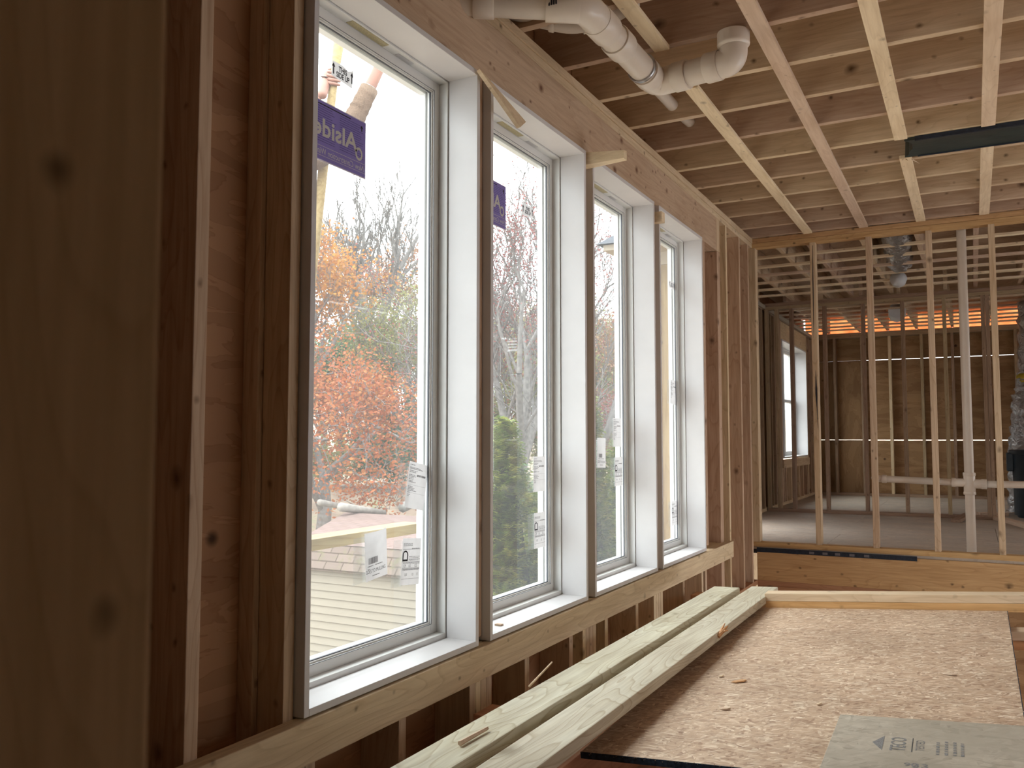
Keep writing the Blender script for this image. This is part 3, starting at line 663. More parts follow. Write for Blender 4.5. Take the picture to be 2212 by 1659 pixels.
e3 = empty('vent_pipe', (-45, 150, 65), 'thin plastic pipe poking through the joists under the drain elbow', 'pipe')
def aty(px, py, y): d = at(px, py, 1); return d*(y/d.y)
v1 = aty(1453, 228, 162.6); v2 = aty(1490, 264, 178.6)
pipe_part('pipe_run', [Vector((v1.x, 146.6, v1.z)), v1], 1.15, e3)
e4 = empty('vent_pipe', (-45, 160, 65), 'short stub of thin pipe showing one bay further than the elbow', 'pipe')
pipe_part('pipe_run', [Vector((v1.x, 164.2, v1.z)), v2], 1.1, e4)

# tall stack with cross fitting behind the partition
e = empty('vent_stack', (-1.5, 280.2, FZ), 'tall vertical cream plastic pipe standing just behind the open partition', 'pipe')
sx, sy = -1.45, 280.0
def yz(px, py): # height at the stack
    d = at(px, py, 1); return d.z/d.y*sy
zc = yz(2088, 1045)
pipe_part('pipe_run', [(sx, sy, FZ), (sx, sy, 70)], 1.25, e)
hub((sx, sy, zc-3.1), (sx, sy, zc-2.3), 1.62, e, 'cross_hub'); hub((sx, sy, zc-2.4), (sx, sy, zc+2.4), 1.5, e, 'cross_body'); hub((sx, sy, zc+2.2), (sx, sy, zc+3.2), 1.62, e, 'cross_hub')
hub((sx-4.6, sy, zc+.3), (sx-1, sy, zc+.3), 1.2, e, 'cross_arm'); hub((sx+1, sy, zc), (sx+4.4, sy, zc), 1.3, e, 'cross_arm'); hub((sx+2.9, sy, zc), (sx+4.4, sy, zc), 1.42, e, 'cross_hub'); hub((sx-4.6, sy, zc+.3), (sx-3.4, sy, zc+.3), 1.3, e, 'cross_hub')
pipe_part('pipe_arm', [(sx+3, sy, zc), (60, sy, zc+.3)], .98, e)
pipe_part('pipe_arm', bend([(sx-3, sy, zc+.3), (-26.3, sy, zc+1.0), (-26.9, sy+4, zc+1.0)], 1.8), .98, e)
hub((-24.6, sy, zc+.95), (-23.2, sy, zc+.95), 1.2, e); 

sp = [o for o in bpy.data.objects if o.get('label', '').startswith('split and dark streaked stud')][0]
def streak(pts, w, name='dark_split'):
    P_ = [aty(px, py, 272.94) for px, py in pts]; V = []; n_ = len(P_)
    for i_, p in enumerate(P_):
        k_ = w[i_]; V += [(p.x-k_, 272.94, p.z), (p.x+k_, 272.94, p.z)]
    o = make(name, V, [(2*i_, 2*i_+1, 2*i_+3, 2*i_+2) for i_ in range(n_-1)], 'ink'); 
    wm = Matrix.Translation(sp.location) @ sp.rotation_euler.to_matrix().to_4x4(); ml = wm.inverted() @ Matrix.Translation(o.location); o.parent = sp; o.matrix_local = ml
streak([(1755.5, 530), (1756, 600), (1757.5, 680), (1758, 730)], [.05, .14, .1, .03])
streak([(1762, 800), (1763.5, 850), (1765, 880), (1766.5, 925)], [.03, .3, .12, .03])
# ------------------------------------------------------------------ foil duct, far things
def wrinkled(name, pts, r, mat, label, cat, amp=.35, seed=1, n=28, seg=40):
    random.seed(seed); pts = [Vector(p) for p in pts]; PP = []
    for i in range(seg+1):
        t = i/seg*(len(pts)-1); k = min(int(t), len(pts)-2); PP.append(pts[k].lerp(pts[k+1], t-k))
    rr = [r*(1+.06*math.sin(i*1.9)+random.uniform(-.04, .04)) for i in range(seg+1)]
    V, F = tube_geo(PP, rr, n); V = [v+Vector([random.uniform(-amp, amp) for _ in range(3)]) for v in V]
    o = make(name, V, F, mat, label, cat); autosmooth(o, 80); return o
wrinkled('flexible_duct', [(-18.6, 279, 67.3), (-20, 300, 67.2), (-21.7, 330, 67.2), (-22.6, 352, 67.2)], 4.3, 'foil', 'crumpled silver flexible duct hanging under joists past the partition', 'duct')
wrinkled('duct_collar', [(-24.3, 368, 63.2), (-24.4, 371, 62.8)], 3.0, 'whitecap', 'small pale metal duct collar on the ceiling of the second room', 'duct', .1, 3, 16, 3)
wrinkled('duct_collar', [(-31, 455, 62.5), (-31.5, 462, 61.6)], 4.0, 'whitecap', 'pale metal duct collar on the ceiling of the far room', 'duct', .1, 4, 16, 4)
wrinkled('insulated_duct', [(27.5, 452, 62), (26.5, 450, 30), (23.5, 448, 15), (21.3, 446, -8), (20.5, 446, -32)], 8.0, 'foil', 'tall silver wrapped duct standing behind the dark trash can', 'duct', .4, 7, 30, 60)
V, F = tube_geo([(26.3, 449.5, 24.5), (26.6, 449.7, 28.5)], [8.9, 8.8], 26); make('tie_band', V, F, 'yellow', 'yellow strap wound round the silver wrapped duct', 'strap', smooth=True)
# trash can
def lathe(prof, c, n=40):
    V, F = [], []
    for r, z in prof:
        for k in range(n): a = 2*math.pi*k/n; V.append((c[0]+r*math.cos(a), c[1]+r*math.sin(a), c[2]+z))
    for i in range(len(prof)-1):
        for k in range(n): a = i*n+k; b = i*n+(k+1) % n; F.append((a, b, b+n, a+n))
    return V, F
tcx, tcy = 24.5, 428
e = empty('trash_can', (tcx, tcy, FZ), 'tall dark gray-blue plastic trash can at the right edge beyond the partitions', 'bin')
V, F = lathe([(.01, 0), (8.8, 0), (9.0, .5), (10.6, 22.5), (10.7, 28), (10.2, 28), (10.1, 1), (.01, 1)], (tcx, tcy, FZ)); o = cb = make('can_body', V, F, 'can', parent=e); autosmooth(o, 40)
V, F = lathe([(10.5, 26.6), (11.5, 26.8), (11.6, 28.2), (11.2, 28.6), (10.3, 28.4), (10.3, 26.8)], (tcx, tcy, FZ)); o = make('can_rim', V, F, 'can', parent=e); autosmooth(o, 40)
V, F = [], []; box_v(V, F, tcx-12.4, tcx-9.8, tcy-4, tcy+3, FZ+19.5, FZ+27.4); o = make('can_handle', V, F, 'can', parent=cb); bevel_obj(o, .5)
# scrap boards on the gray floor
def scrap(a, b, w, t, mat, label, g=None):
    a, b = Vector(a), Vector(b); ax = (b-a).normalized(); az = Vector((0, 0, 1)); ay = az.cross(ax).normalized(); az = ax.cross(ay)
    frameboard('scrap_board', tuple((a+b)/2+az*t/2), ax, ay, az, ((b-a).length, w, t), mat, label, 'lumber', g)
scrap((3.2, 424, FZ), (24, 352, FZ), 3.5, 1.5, 'paleboard', 'pale board lying on the gray floor toward the lower right')
scrap((-7.4, 388, FZ), (-2.8, 405, FZ+1.5), 3.5, 1.2, 'darkstud', 'short board leaning on the second partition plate by the tall pipe')
scrap((.5, 428, FZ), (12, 431, FZ), 3.0, 1.5, 'paleboard', 'short pale block behind the doorway of the second partition')

# ------------------------------------------------------------------ tilted OSB platform and planks
D1 = Vector((.00340125, .99977103, .02112645)); D2 = Vector((.99621477, .03779299, .07828035)); D2 = (D2-D1*D2.dot(D1)).normalized(); D3 = D2.cross(D1).normalized()
C0 = at(1625, 1312, 1)*174.0
SW, SL = 44.9, 85.6
NR = C0-D1*SL
e = empty('osb_sheet', tuple((C0+NR)/2+D2*24), 'large pinkish flake board sheet with blue-black edges, lying tilted beside the planks', 'wood sheet')
cen = (C0+NR)/2+D2*SW/2-D3*.37
frameboard('sheet_face', tuple(cen), D2, D1, D3, (SW, SL, .74), 'osb', parent=e, bev=.03)
frameboard('painted_edge', tuple(NR+D2*SW/2-D3*.38-D1*.03), D2, D1, D3, (SW+.1, .12, .72), 'bluepaint', parent=e, bev=0, label='blue-black painted near edge')
frameboard('painted_edge', tuple((C0+NR)/2+D2*(SW+.03)-D3*.38), D1, -D2, D3, (SL, .12, .72), 'bluepaint', parent=e, bev=0, label='blue-black painted right edge')
# fuzzy flakes sticking out of the near edge
random.seed(5); V, F = [], []
for k in range(420):
    if k % 3: p = NR+D2*random.uniform(0, SW)-D3*random.uniform(0, .2)
    else: p = NR+D2*(SW*(k % 2))+D1*random.uniform(0, SL)-D3*random.uniform(0, .1)
    q = p+Vector((random.uniform(-.3, .3), random.uniform(-.3, .1), random.uniform(-.12, .16))); w = D3*random.uniform(.02, .07)+D2*.03
    b = len(V); V += [p-w, p+w, q]; F.append((b, b+1, b+2))
o = make('edge_splinters', V, F, 'paleboard', parent=e); tag(o, kind='stuff')
# weathered second sheet with stamp
SC0 = None
def onsheet(px, py, lift=0):
    d = at(px, py, 1); t = (C0.dot(D3)+lift)/d.dot(D3); return d*t
Q = onsheet(1815, 1543, .45); Qn = onsheet(1768, 1664, .45)
Lq = 44; Wq = 42
e = empty('weathered_sheet', tuple(Q), 'smaller gray weathered flake board with a faded stamp lying on the large sheet', 'wood sheet')
d1q = (Q-Qn).normalized(); d2q = (D2-d1q*D2.dot(d1q)).normalized()
frameboard('sheet_face', tuple(Q-d1q*Lq/2+d2q*Wq/2-D3*.2), d2q, d1q, D3, (Wq, Lq, .4), 'osb2', parent=e, bev=.04)
def text_mesh(txt, size, thick=0.0, extr=.0):
    cu = bpy.data.curves.new('text', 'FONT'); cu.body = txt; cu.size = size*S; cu.align_x = 'CENTER'; cu.align_y = 'CENTER'; cu.offset = thick*S; cu.extrude = extr*S; cu.resolution_u = 3
    ob = bpy.data.objects.new('tmp', cu); COL.objects.link(ob); bpy.context.view_layer.update()
    dg = bpy.context.evaluated_depsgraph_get(); me = bpy.data.meshes.new_from_object(ob.evaluated_get(dg)); bpy.data.objects.remove(ob, do_unlink=True); bpy.data.curves.remove(cu); return me
def text(name, txt, size, center, ax, ay, mat, parent=None, thick=0., sx=1., shear=0.):
    me = text_mesh(txt, size, thick); az = Vector(ax).cross(Vector(ay)); 
    for v in me.vertices: v.co.x = v.co.x*sx+v.co.y*shear
    o = link(name, me, M[mat]); m = Matrix((Vector(ax), Vector(ay), az)).transposed().to_4x4(); m.translation = W(*center); o.matrix_world = m
    if parent is not None:
        loc = m.translation.copy(); o.matrix_world = Matrix.Identity(4)
        o.parent = parent; o.matrix_local = Matrix.Translation(-Vector(parent.location)) @ m
    return o
def flat(name, V3, faces, mat, parent): return make(name, V3, faces, mat, parent=parent)
sc_ = onsheet(1942, 1607, .47); up_ = -d2q; rt_ = d1q      # stamp reads rotated a quarter turn
text('stamp_lettering', 'TECO', 2.1, tuple(sc_), rt_, up_, 'stampink', e, .03, .78)
a = sc_+up_*1.9
flat('stamp_roof', [a-rt_*2.3-up_*.35, a+rt_*2.3-up_*.35, a+up_*.75], [(0, 1, 2)], 'stampink', e)
for s_ in (-1, 1): flat('stamp_line', [sc_-up_*1.25-rt_*2.2, sc_-up_*1.25+rt_*2.2, sc_-up_*1.35+rt_*2.2, sc_-up_*1.35-rt_*2.2], [(0, 1, 2, 3)], 'stampink', e)
text('stamp_lettering', 'TESTED', 1.2, tuple(sc_-up_*2.1), rt_, up_, 'stampink', e, .0, .8)
random.seed(8)
for r_, off in enumerate((3.9, 4.7, 5.5, 6.2)):
    u_ = -2.4
    while u_ < 1.6:
        l_ = random.uniform(.25, .7); c_ = sc_-up_*off+rt_*u_
        flat('stamp_mark', [c_, c_+rt_*l_, c_+rt_*l_+up_*.32, c_+up_*.3], [(0, 1, 2, 3)], 'stampink', e); u_ += l_+.25
text('stamp_lettering', '90', 1.3, tuple(onsheet(1967, 1652, .47)), d2q, d1q, 'stampink', e, .02)
text('stamp_lettering', '33', 1.6, tuple(onsheet(1988, 1655, .47)), d2q, d1q, 'stampink', e, .02)
# supports below
def lum(name, p0, ax, L, w, t, mat, label, cat='lumber'):
    ax = ax.normalized(); az = D3; ay = az.cross(ax).normalized()
    c = p0+ax*L/2
    return frameboard(name, tuple(c), ax, ay, az, (L, w, t), mat, label, cat, bev=.1)
p = C0+D2*2.6+D1*2.1
lum('support_board', p+D3*1.95, D2, 92, 3.5, 1.5, 'paleboard', 'pale board lying across behind the flake board sheet, upper of the two')
lum('support_board', p+D3*.42, D2, 92, 3.5, 1.5, 'orangewood', 'orange tinted board under the upper cross board behind the sheet')
p2 = at(2192, 1364, 1); p2 = p2*(C0.dot(D3)-1.0)/p2.dot(D3)
lum('support_board', p2-D2*2+D1*1.7-D3*.75, D2, 60, 3.5, 1.5, 'paleboard', 'pale cross board showing right of the flake board sheet, upper')
lum('support_board', p2-D2*30+D1*1.7-D3*2.3, D2, 90, 3.5, 1.5, 'orangewood', 'brown cross board showing right of the flake board sheet, lower')
for k, (yy, lab) in enumerate(((100, 'near'), (196, 'far'))):
    z = C0.z-1.8-(C0.y-yy)*.021 if k == 0 else C0.z-1.6
    board('support_block', -57.5, -43.6, yy-3, yy+2, -44.7 if k == 0 else -60, -35.1, 'orangewood', '%s wood block propping the treated planks above the floor' % lab, 'lumber')
V, F = [], []
board('support_joist', -44.2, -41.8, 55, 172, -44.7, -36.8, 'orangewood', 'orange brown joist on edge under the treated planks, lower middle', 'lumber')
board('support_block', -22.5, -19, 88, 92, -44.7, -35.9, 'orangewood', 'upright brown block under the near edge of the sheet', 'lumber')
board('support_block', 0, 4, 106, 110, -44.7, -34.4, 'orangewood', 'upright block under the sheet near its stamped corner', 'lumber')
# treated planks
PLZ = -31.5
def onz(px, py, z): d = at(px, py, 1); return d*(z/d.z)
def plank(fr, nr, width, label, tilt):
    a = onz(*fr, PLZ); b = onz(*nr, PLZ); ax = (a-b).normalized(); b = b-ax*36
    L = (a-b).length; ay0 = Vector((0, 0, 1)).cross(ax).normalized()      # points to -X
    az = (Vector((0, 0, 1))+ay0*tilt*1.0); az = (az-ax*az.dot(ax)).normalized(); ay = az.cross(ax).normalized()
    c = (a+b)/2+ay*width/2-az*.75
    o = frameboard('treated_plank', tuple(c), ax, ay, az, (L, width, 1.5), 'pt', label, 'plank', 'treated planks laid along the window wall', bev=.16); return o
plank((1680.5, 1268), (1162, 1656), 5.6, 'greenish treated plank nearer the flake board sheet, with swirling grain', .05)
plank((1598, 1269), (1100, 1580), 5.5, 'greenish treated plank nearer the windows, tucked under the rail', .03)
# chips, slivers and splinters
def sliver(pts, r, mat, label, g='wood slivers on planks and sheet', name='wood_sliver'):
    V, F = tube_geo(pts, r, 5); return make(name, V, F, mat, label, 'wood chip', g)
sliver([onz(993, 1606, PLZ+.3), onz(1053, 1573, PLZ+.3)], [.28, .2], 'paleboard', 'flat pale sliver lying on the plank nearer the windows')
a = onz(1143, 1483, PLZ+.2); b = Vector((-59.6, a.y+5.5, PLZ+8)); b = at(1193, 1430, 1)*(a.length/at(1168, 1456, 1).length*.985)
sliver([a, b], [.16, .1], 'paleboard', 'thin stick leaning up from the plank toward the short studs')
for q_, lab in ((((1612, 1316), (1637, 1323)), 'upper white splinter sticking over the sheet edge'), (((1575, 1348), (1602, 1364)), 'lower white splinter sticking over the sheet edge')):
    sliver([onsheet(*q_[0], 1.6), onsheet(*q_[1], .5)], [.1, .03], 'paleboard', lab)
def chip(px, py, w, l, ang, mat, label, on=onsheet, seed=1):
    random.seed(seed); c = on(px, py, .12); u = D2*math.cos(ang)+D1*math.sin(ang); v = -D2*math.sin(ang)+D1*math.cos(ang)
    pts = [(-.5, -.1), (-.2, -.5), (.3, -.4), (.5, .1), (.25, .45), (-.3, .35)]
    V = [c+u*x*l+v*y*w for x, y in pts]+[c+u*x*l*.9+v*y*w*.9+D3*(.12+.1*x) for x, y in pts]
    F = [tuple(reversed(range(6))), tuple(range(6, 12))]+[(i, (i+1) % 6, (i+1) % 6+6, i+6) for i in range(6)]
    make('wood_chip', V, F, mat, label, 'wood chip', 'wood chips on the flake board sheet')
chip(1596, 1472, 1.0, 2.4, .5, 'orangewood', 'largest brown wood chip lying on the flake board sheet')
chip(1566, 1531, .8, 1.5, 0, 'paleboard', 'small whitish chip near the sheet lower left')
chip(1558, 1461, .5, .9, .8, 'paleboard', 'tiny pale chip beside the largest brown chip', seed=3)
chip(2050, 1456, .9, 2.2, -.5, 'strap', 'flat tan flake near the right side of the sheet')
chip(1769, 1521, .4, 1.0, .9, 'paleboard', 'tiny white chip just left of the weathered sheet', seed=4)
# torn orange wood on plank edge
c = onz(1556, 1366, PLZ-.5); V, F = [], []; random.seed(9)
for k in range(9):
    tube_geo([c+Vector((random.uniform(-.3, .3), random.uniform(-2.5, 2), random.uniform(-.5, .2))), c+Vector((random.uniform(.2, 1.4), random.uniform(-1.5, 4), random.uniform(.2, 1.3)))], [.35, .08], 5, True, V, F)
make('torn_wood', V, F, 'orangewood', 'torn orange wood fibres on the edge of the nearer plank', 'wood chip')
# small chip on the second sill
V, F = [], []; box_v(V, F, -61.2, -60.2, 109.2, 110.0, ZB, ZB+.25); o = make('wood_chip', V, F, 'paleboard', 'tiny wood chip lying on the second window sill', 'wood chip')

# shims stuck beside the window heads
def shim(pts_a, pts_b, label):
    V = [Vector(p) for p in pts_a+pts_b]; n = len(pts_a)
    F = [tuple(reversed(range(n))), tuple(range(n, 2*n))]+[(i, (i+1) % n, (i+1) % n+n, i+n) for i in range(n)]
    make('wood_shim', V, F, 'strap', label, 'shim', 'shims by the window heads')
shim([(-58.4, 98.9, 50.2), (-58.4, 100.6, 50.0), (-55.6, 107.2, 45.2), (-55.6, 105.4, 43.8)], [(-57.9, 98.9, 50.4), (-57.9, 100.6, 50.2), (-55.1, 107.3, 45.3), (-55.1, 105.5, 43.9)], 'splintered shim hanging down across the top corner of the second window')
shim([(-60, 137.6, 48.3), (-60, 137.6, 50.6), (-52.3, 139.0, 50.3), (-52.3, 139.0, 48.9)], [(-60, 140.2, 48.3), (-60, 140.2, 50.6), (-52.3, 140.6, 50.6), (-52.3, 140.6, 48.9)], 'flat shim sticking straight out above the third window corner')
shim([(-60, 175.6, 46.6), (-60, 175.6, 48.8), (-57.5, 175.6, 48.8), (-57.5, 175.6, 46.6)], [(-60, 177.6, 46.6), (-60, 177.6, 48.8), (-57.5, 177.6, 48.8), (-57.5, 177.6, 46.6)], 'stubby shim end poking out above the fourth window corner')

# ------------------------------------------------------------------ stickers on the panes
XG = -65.3
YA, ZA = Vector((0, 1, 0)), Vector((0, 0, 1))
def rect(name, poly, mat, parent, x=XG):
    return make(name, [(x, y, z) for y, z in poly], [tuple(range(len(poly)))], mat, parent=parent, origin=(x, *poly[0]))
def scaleP(poly, s):
    cy = sum(p[0] for p in poly)/len(poly); cz = sum(p[1] for p in poly)/len(poly); return [(cy+(y-cy)*s, cz+(z-cz)*s) for y, z in poly]
K = 65.3/66; KZ = 65.3/67.05
def purple(y1, zt, label):
    zt = zt*KZ; y0 = y1-10.8; zb = zt-7.15
    e = empty('window_sticker', (XG, y1-5, zb), label, 'sticker', 'purple stickers on the panes')
    rect('sticker_border', [(y0, zb), (y1, zb), (y1, zt), (y0, zt)], 'paperedge', e)
    rect('sticker_face', [(y0+.15, zb+.15), (y1-.1, zb+.15), (y1-.1, zt-.12), (y0+.15, zt-.12)], 'purple', e, XG+.02)
    x = XG+.04
    # seen from inside the lettering runs backwards: mirror it along the wall
    def mt(txt, size, y, z, mat, **kw):
        me = text_mesh(txt, size, kw.get('thick', 0))
        for v in me.vertices: v.co.x = -(v.co.x*kw.get('sx', 1)+v.co.y*kw.get('shear', 0))
        me.flip_normals()
        o = link(kw.get('name', 'lettering'), me, M[mat]); m = Matrix((YA, ZA, YA.cross(ZA))).transposed().to_4x4(); m.translation = W(x, y, z)
        o.parent = e; o.matrix_local = Matrix.Translation(-Vector(e.location)) @ m; return o
    mt('Alside', 2.9, y1-5.75, zt-3.25, 'inkwhite', thick=.07, sx=1.1)
    # loop of the first letter
    V, F = [], []; n = 24; cy, cz = y1-1.35, zt-4.35
    for k in range(n):
        a = 2*math.pi*k/n
        for r in (.5, .82): V.append((x, cy+r*.85*math.cos(a), cz+r*math.sin(a)))
    for k in range(n): a = 2*k; b = 2*((k+1) % n); F.append((a, a+1, b+1, b))
    make('lettering_loop', V, F, 'inkwhite', parent=e)
    mt('New Construction Windows', 1.02, y1-5.6, zb+1.15, 'inkwhite', sx=.86, shear=.2)
    for zz in (zb+1.75, zb+.62): rect('printed_line', [(y0+.3, zz), (y1-.15, zz), (y1-.15, zz+.05), (y0+.3, zz+.05)], 'inkwhite', e, x)
    rect('printed_line', [(y0+1.5, zt-.55), (y1-3.0, zt-.55), (y1-3.0, zt-.43), (y0+1.5, zt-.43)], 'ink', e, x)
    V, F = [], []; random.seed(3)
    for r_ in range(16):
        zz = zt-.8-r_*.27
        for c_ in range(2):
            a = y0+.6+c_*5.2; b = a+random.uniform(3.6, 4.6); q = len(V); V += [(x-.01, a, zz), (x-.01, b, zz), (x-.01, b, zz+.05), (x-.01, a, zz+.05)]; F.append((q, q+1, q+2, q+3))
    make('fine_print', V, F, plain_purple, parent=e)
    ay, az_ = y1-.85, zt-1.1
    V = [(x, ay+p, az_+q) for p, q in ((0, .45), (.28, .1), (.1, .1), (.1, -.3), (-.1, -.3), (-.1, .1), (-.28, .1))]; make('printed_arrow', V, [tuple(range(7))], 'ink', parent=e)
plain_purple = plain('purple_fine_print', (.08, .06, .24), .5, .3)
purple(84.6*K, 40.2, 'purple and white printed sticker high on the first window pane')
purple(121.3*K, 41.7, 'purple and white printed sticker on the left of the second pane')
purple(121.3*K+36.3, 41.7, 'purple sticker just showing at the left edge of the third pane')
def thisside(y0, y1, zt, zb, label, torn=False):
    e = empty('window_sticker', (XG, (y0+y1)/2, zb*KZ), label, 'sticker', 'this side up stickers')
    zt *= KZ; zb *= KZ; h = zt-zb; w = y1-y0
    if torn: poly = [(y0-.1, zb+.3), (y1-.2, zb), (y1, zt+.1), (y1-.35, zt-.1), (y1-1.0, zt-.35), (y1-1.9, zt-.05), (y0+.1, zt-.1)]
    else: poly = [(y0, zb), (y1, zb), (y1, zt), (y0, zt)]
    rect('sticker_face', poly, 'paper', e)
    x = XG+.03; cy = (y0+y1)/2
    text('lettering', 'THIS', h*.40, (x, cy, zt-h*.34), YA, ZA, 'ink', e, .03, .85); text('lettering', 'SIDE UP', h*.40, (x, cy, zt-h*.68), YA, ZA, 'ink', e, .03, .78)
    for yy in (y0+w*.07, y1-w*.07):
        V = [(x, yy+p*w*.3, zb+h*(.25+q)) for p, q in ((0, .62), (.25, .40), (.09, .40), (.09, 0), (-.09, 0), (-.09, .40), (-.25, .40))]; make('printed_arrow', V, [tuple(range(7))], 'ink', parent=e)
thisside(78.0*K, 82.0*K, 45.9, 43.6, 'torn white sticker with up arrows above the purple one, first pane', True)
thisside(127.1*K, 131.1*K, 40.5, 38.5, 'white sticker with two up arrows on the second pane')
thisside(206.7*K, 210.8*K, 40.3, 38.5, 'small white up arrow sticker on the fourth pane')
def film(e, poly, off=-3.2):
    # clear film of the label hanging beside it on the outer pane
    rect('clear_film', poly, 'film', e, XG-.3)
def datasheet(y0, zt, label, lean=0., h=6.1, w=4.45, kind=0, curl=0):
    zt = zt*KZ; h *= KZ; w *= KZ
    e = empty('window_label', (XG, y0+w/2, zt-h), label, 'label', 'printed labels on the panes')
    x = XG+.02
    def P(u, v): return (y0+u*w+lean*(v-1)*h, zt-h+v*h-(.9*lean)*u*w)
    def pl(u0, v0, u1, v1): return [P(u0, v0), P(u1, v0), P(u1, v1), P(u0, v1)]
    rect('label_face', pl(0, 0, 1, 1), 'paper', e, x)
    film(e, [(p[0]-1.6, p[1]) for p in pl(0, -.02, .55, .98)])
    x += .03; V, F = [], []; random.seed(int(y0*10)+kind)
    def bar(u0, v0, u1, v1):
        b = len(V); V.extend([(x, *p) for p in pl(u0, v0, u1, v1)]); F.append((b, b+1, b+2, b+3))
    if kind == 0:
        for v, n_ in ((.93, 3), (.87, 8), (.845, 8), (.80, 5), (.77, 4), (.71, 4), (.68, 5), (.65, 4), (.62, 3), (.58, 3), (.555, 5), (.46, 4), (.43, 5), (.40, 4), (.37, 5), (.33, 2), (.28, 2), (.25, 2)):
            u = .05
            for q in range(n_):
                l = random.uniform(.03, .09); bar(u, v, u+l, v+.012); u += l+.02
                if u > .9: break
        for k in range(14): bar(.46+k*.032, .70, .46+k*.032+random.uniform(.012, .026), .745)
        bar(.04, .5, .96, .503); bar(.04, .33, .96, .333)
    else:
        for v in (.76, .49, .36, .33, .13): bar(.03, v, .97, v+.006)
        bar(.34, .49, .346, .76)
        for k in range(14): bar(.5+k*.03, .765, .5+k*.03+random.uniform(.01, .024), .79)
        for v in (.88, .86, .835, .47, .45, .34, .315, .60, .57, .54, .52):
            u = .06 if v > .5 and v > .8 else .38 if v > .5 else .08
            while u < (.5 if v > .8 else .9): l = random.uniform(.03, .08); bar(u, v, u+l, v+.01); u += l+.018
    make('printed_text', V, F, 'inkgray', parent=e)
    if kind:
        # keyhole shaped emblem
        n = 16; V = []; F = []
        cu, cv = .17, .65
        for k in range(n):
            a = math.pi*k/(n-1)
            for r in (.09, .14): V.append((x, *P(cu+r*math.cos(a), cv+r*.62*math.sin(a))))
        for k in range(n-1): F.append((2*k, 2*k+1, 2*k+3, 2*k+2))
        for s_ in (-1, 1):
            b = len(V); V += [(x, *P(cu+s_*.09, cv)), (x, *P(cu+s_*.14, cv)), (x, *P(cu+s_*.14, cv-.1)), (x, *P(cu+s_*.09, cv-.1))]; F.append((b, b+1, b+2, b+3))
        b = len(V); V += [(x, *P(cu-.14, cv-.14)), (x, *P(cu+.14, cv-.14)), (x, *P(cu+.14, cv-.1)), (x, *P(cu-.14, cv-.1))]; F.append((b, b+1, b+2, b+3))
        make('printed_emblem', V, F, 'ink', parent=e)
        for t_, u, v in (('0.29', .17, .405), ('1.65', .42, .405), ('0.22', .76, .405), ('0.50', .25, .22), ('0.3', .62, .22), ('1.5', .85, .22)):
            text('lettering', t_, .5, (x+.005, *P(u, v)), YA, ZA, 'ink', e, 0, .6)
    return e
datasheet(94.3*K+.4, -2.9, 'upper printed data label, leaning, near the right edge of first pane', .20)
datasheet(93.3*K, -13.1, 'lower printed energy label by the right edge of first pane', .10, kind=1, w=4.3)
datasheet(131.1*K, -3.0, 'upper printed data label on the right of the second pane')
datasheet(131.3*K, -12.7, 'lower printed energy label on the right of the second pane', kind=1)
datasheet(168.0*K, 4.5, 'upper printed data label on the right of the third pane')
datasheet(168.7*K, -3.8, 'lower printed energy label on the right of the third pane', kind=1)
datasheet(206.9*K, 15.1, 'curling data label halfway up the fourth pane', .05)
datasheet(206.7*K, -15.5, 'printed energy label near the bottom of the fourth pane', kind=1)
def mull(y0, zt, label, w=4.5, h=6.0, lean=.1):
    zt = zt*KZ; h *= KZ; w *= KZ
    e = empty('window_label', (XG, y0+w/2, zt-h), label, 'label', 'mulling labels on the panes')
    n = 8; V, F = [], []
    def P(u, v): return (y0+u*w-lean*(v-1)*h*.6, zt-h+v*h+lean*u*w*1.0)
    for i in range(n+1):
        for j in range(n+1):
            u, v = i/n, j/n; bulge = .5*math.sin(u*math.pi)*max(0, v-.5)*2+.15
            V.append((XG+bulge, *P(u, v)))
    for i in range(n):
        for j in range(n): a = i*(n+1)+j; F.append((a, a+n+1, a+n+2, a+1))
    make('label_face', V, F, 'paper', parent=e, smooth=True)
    film(e, [(y0-1.5, zt-h-.2), (y0+2.4, zt-h+.1), (y0+2.4, zt-.3), (y0-1.5, zt-.5)])
    x = XG+.26; V, F = [], []; random.seed(2); u = .12
    while u < .52:
        l = random.choice((.01, .018, .028)); b = len(V); V += [(x, *P(u, .34)), (x, *P(u+l, .34)), (x, *P(u+l, .47)), (x, *P(u, .47))]; F.append((b, b+1, b+2, b+3)); u += l+.012
    for v, us in ((.29, (.08, .3)), (.29, (.42, .72)), (.235, (.08, .16)), (.08, (.28, .6))):
        u = us[0]
        while u < us[1]: b = len(V); V += [(x, *P(u, v)), (x, *P(u+.03, v)), (x, *P(u+.03, v+.018)), (x, *P(u, v+.018))]; F.append((b, b+1, b+2, b+3)); u += .042
    make('barcode', V, F, 'inkgray', parent=e)
    text('lettering', 'GOES TO MULLING', .62, (x+.02, *P(.43, .19)), Vector((0, 1, lean)).normalized(), Vector((0, -lean, 1)).normalized(), 'ink', e, .0, .72)
mull(85.0*K, -11.7, 'white barcode label reading GOES TO MULLING low on the first pane')
mull(159.0*K, .3, 'white barcode label at the left edge of the third pane', lean=-.03)
# purple sliver of film left in the third/fourth panes omitted

# ------------------------------------------------------------------ outside: ground
def terrain():
    V, F = [], []; nx, ny = 60, 60
    for i in range(nx+1):
        for j in range(ny+1):
            x = -3200+i*3300/nx; y = -300+j*3600/ny
            d = math.hypot(x, y); t = min(1, max(0, (d-560)/420)); t = t*t*(3-2*t)
            z = -172+t*115+max(0, d-980)*.055+4*math.sin(x*.011)*math.cos(y*.013)*t
            V.append((x, y, z))
    for i in range(nx):
        for j in range(ny): a = i*(ny+1)+j; F.append((a, a+ny+1, a+ny+2, a+1))
    make('ground', V, F, 'ground', kind='structure', smooth=True)
terrain()
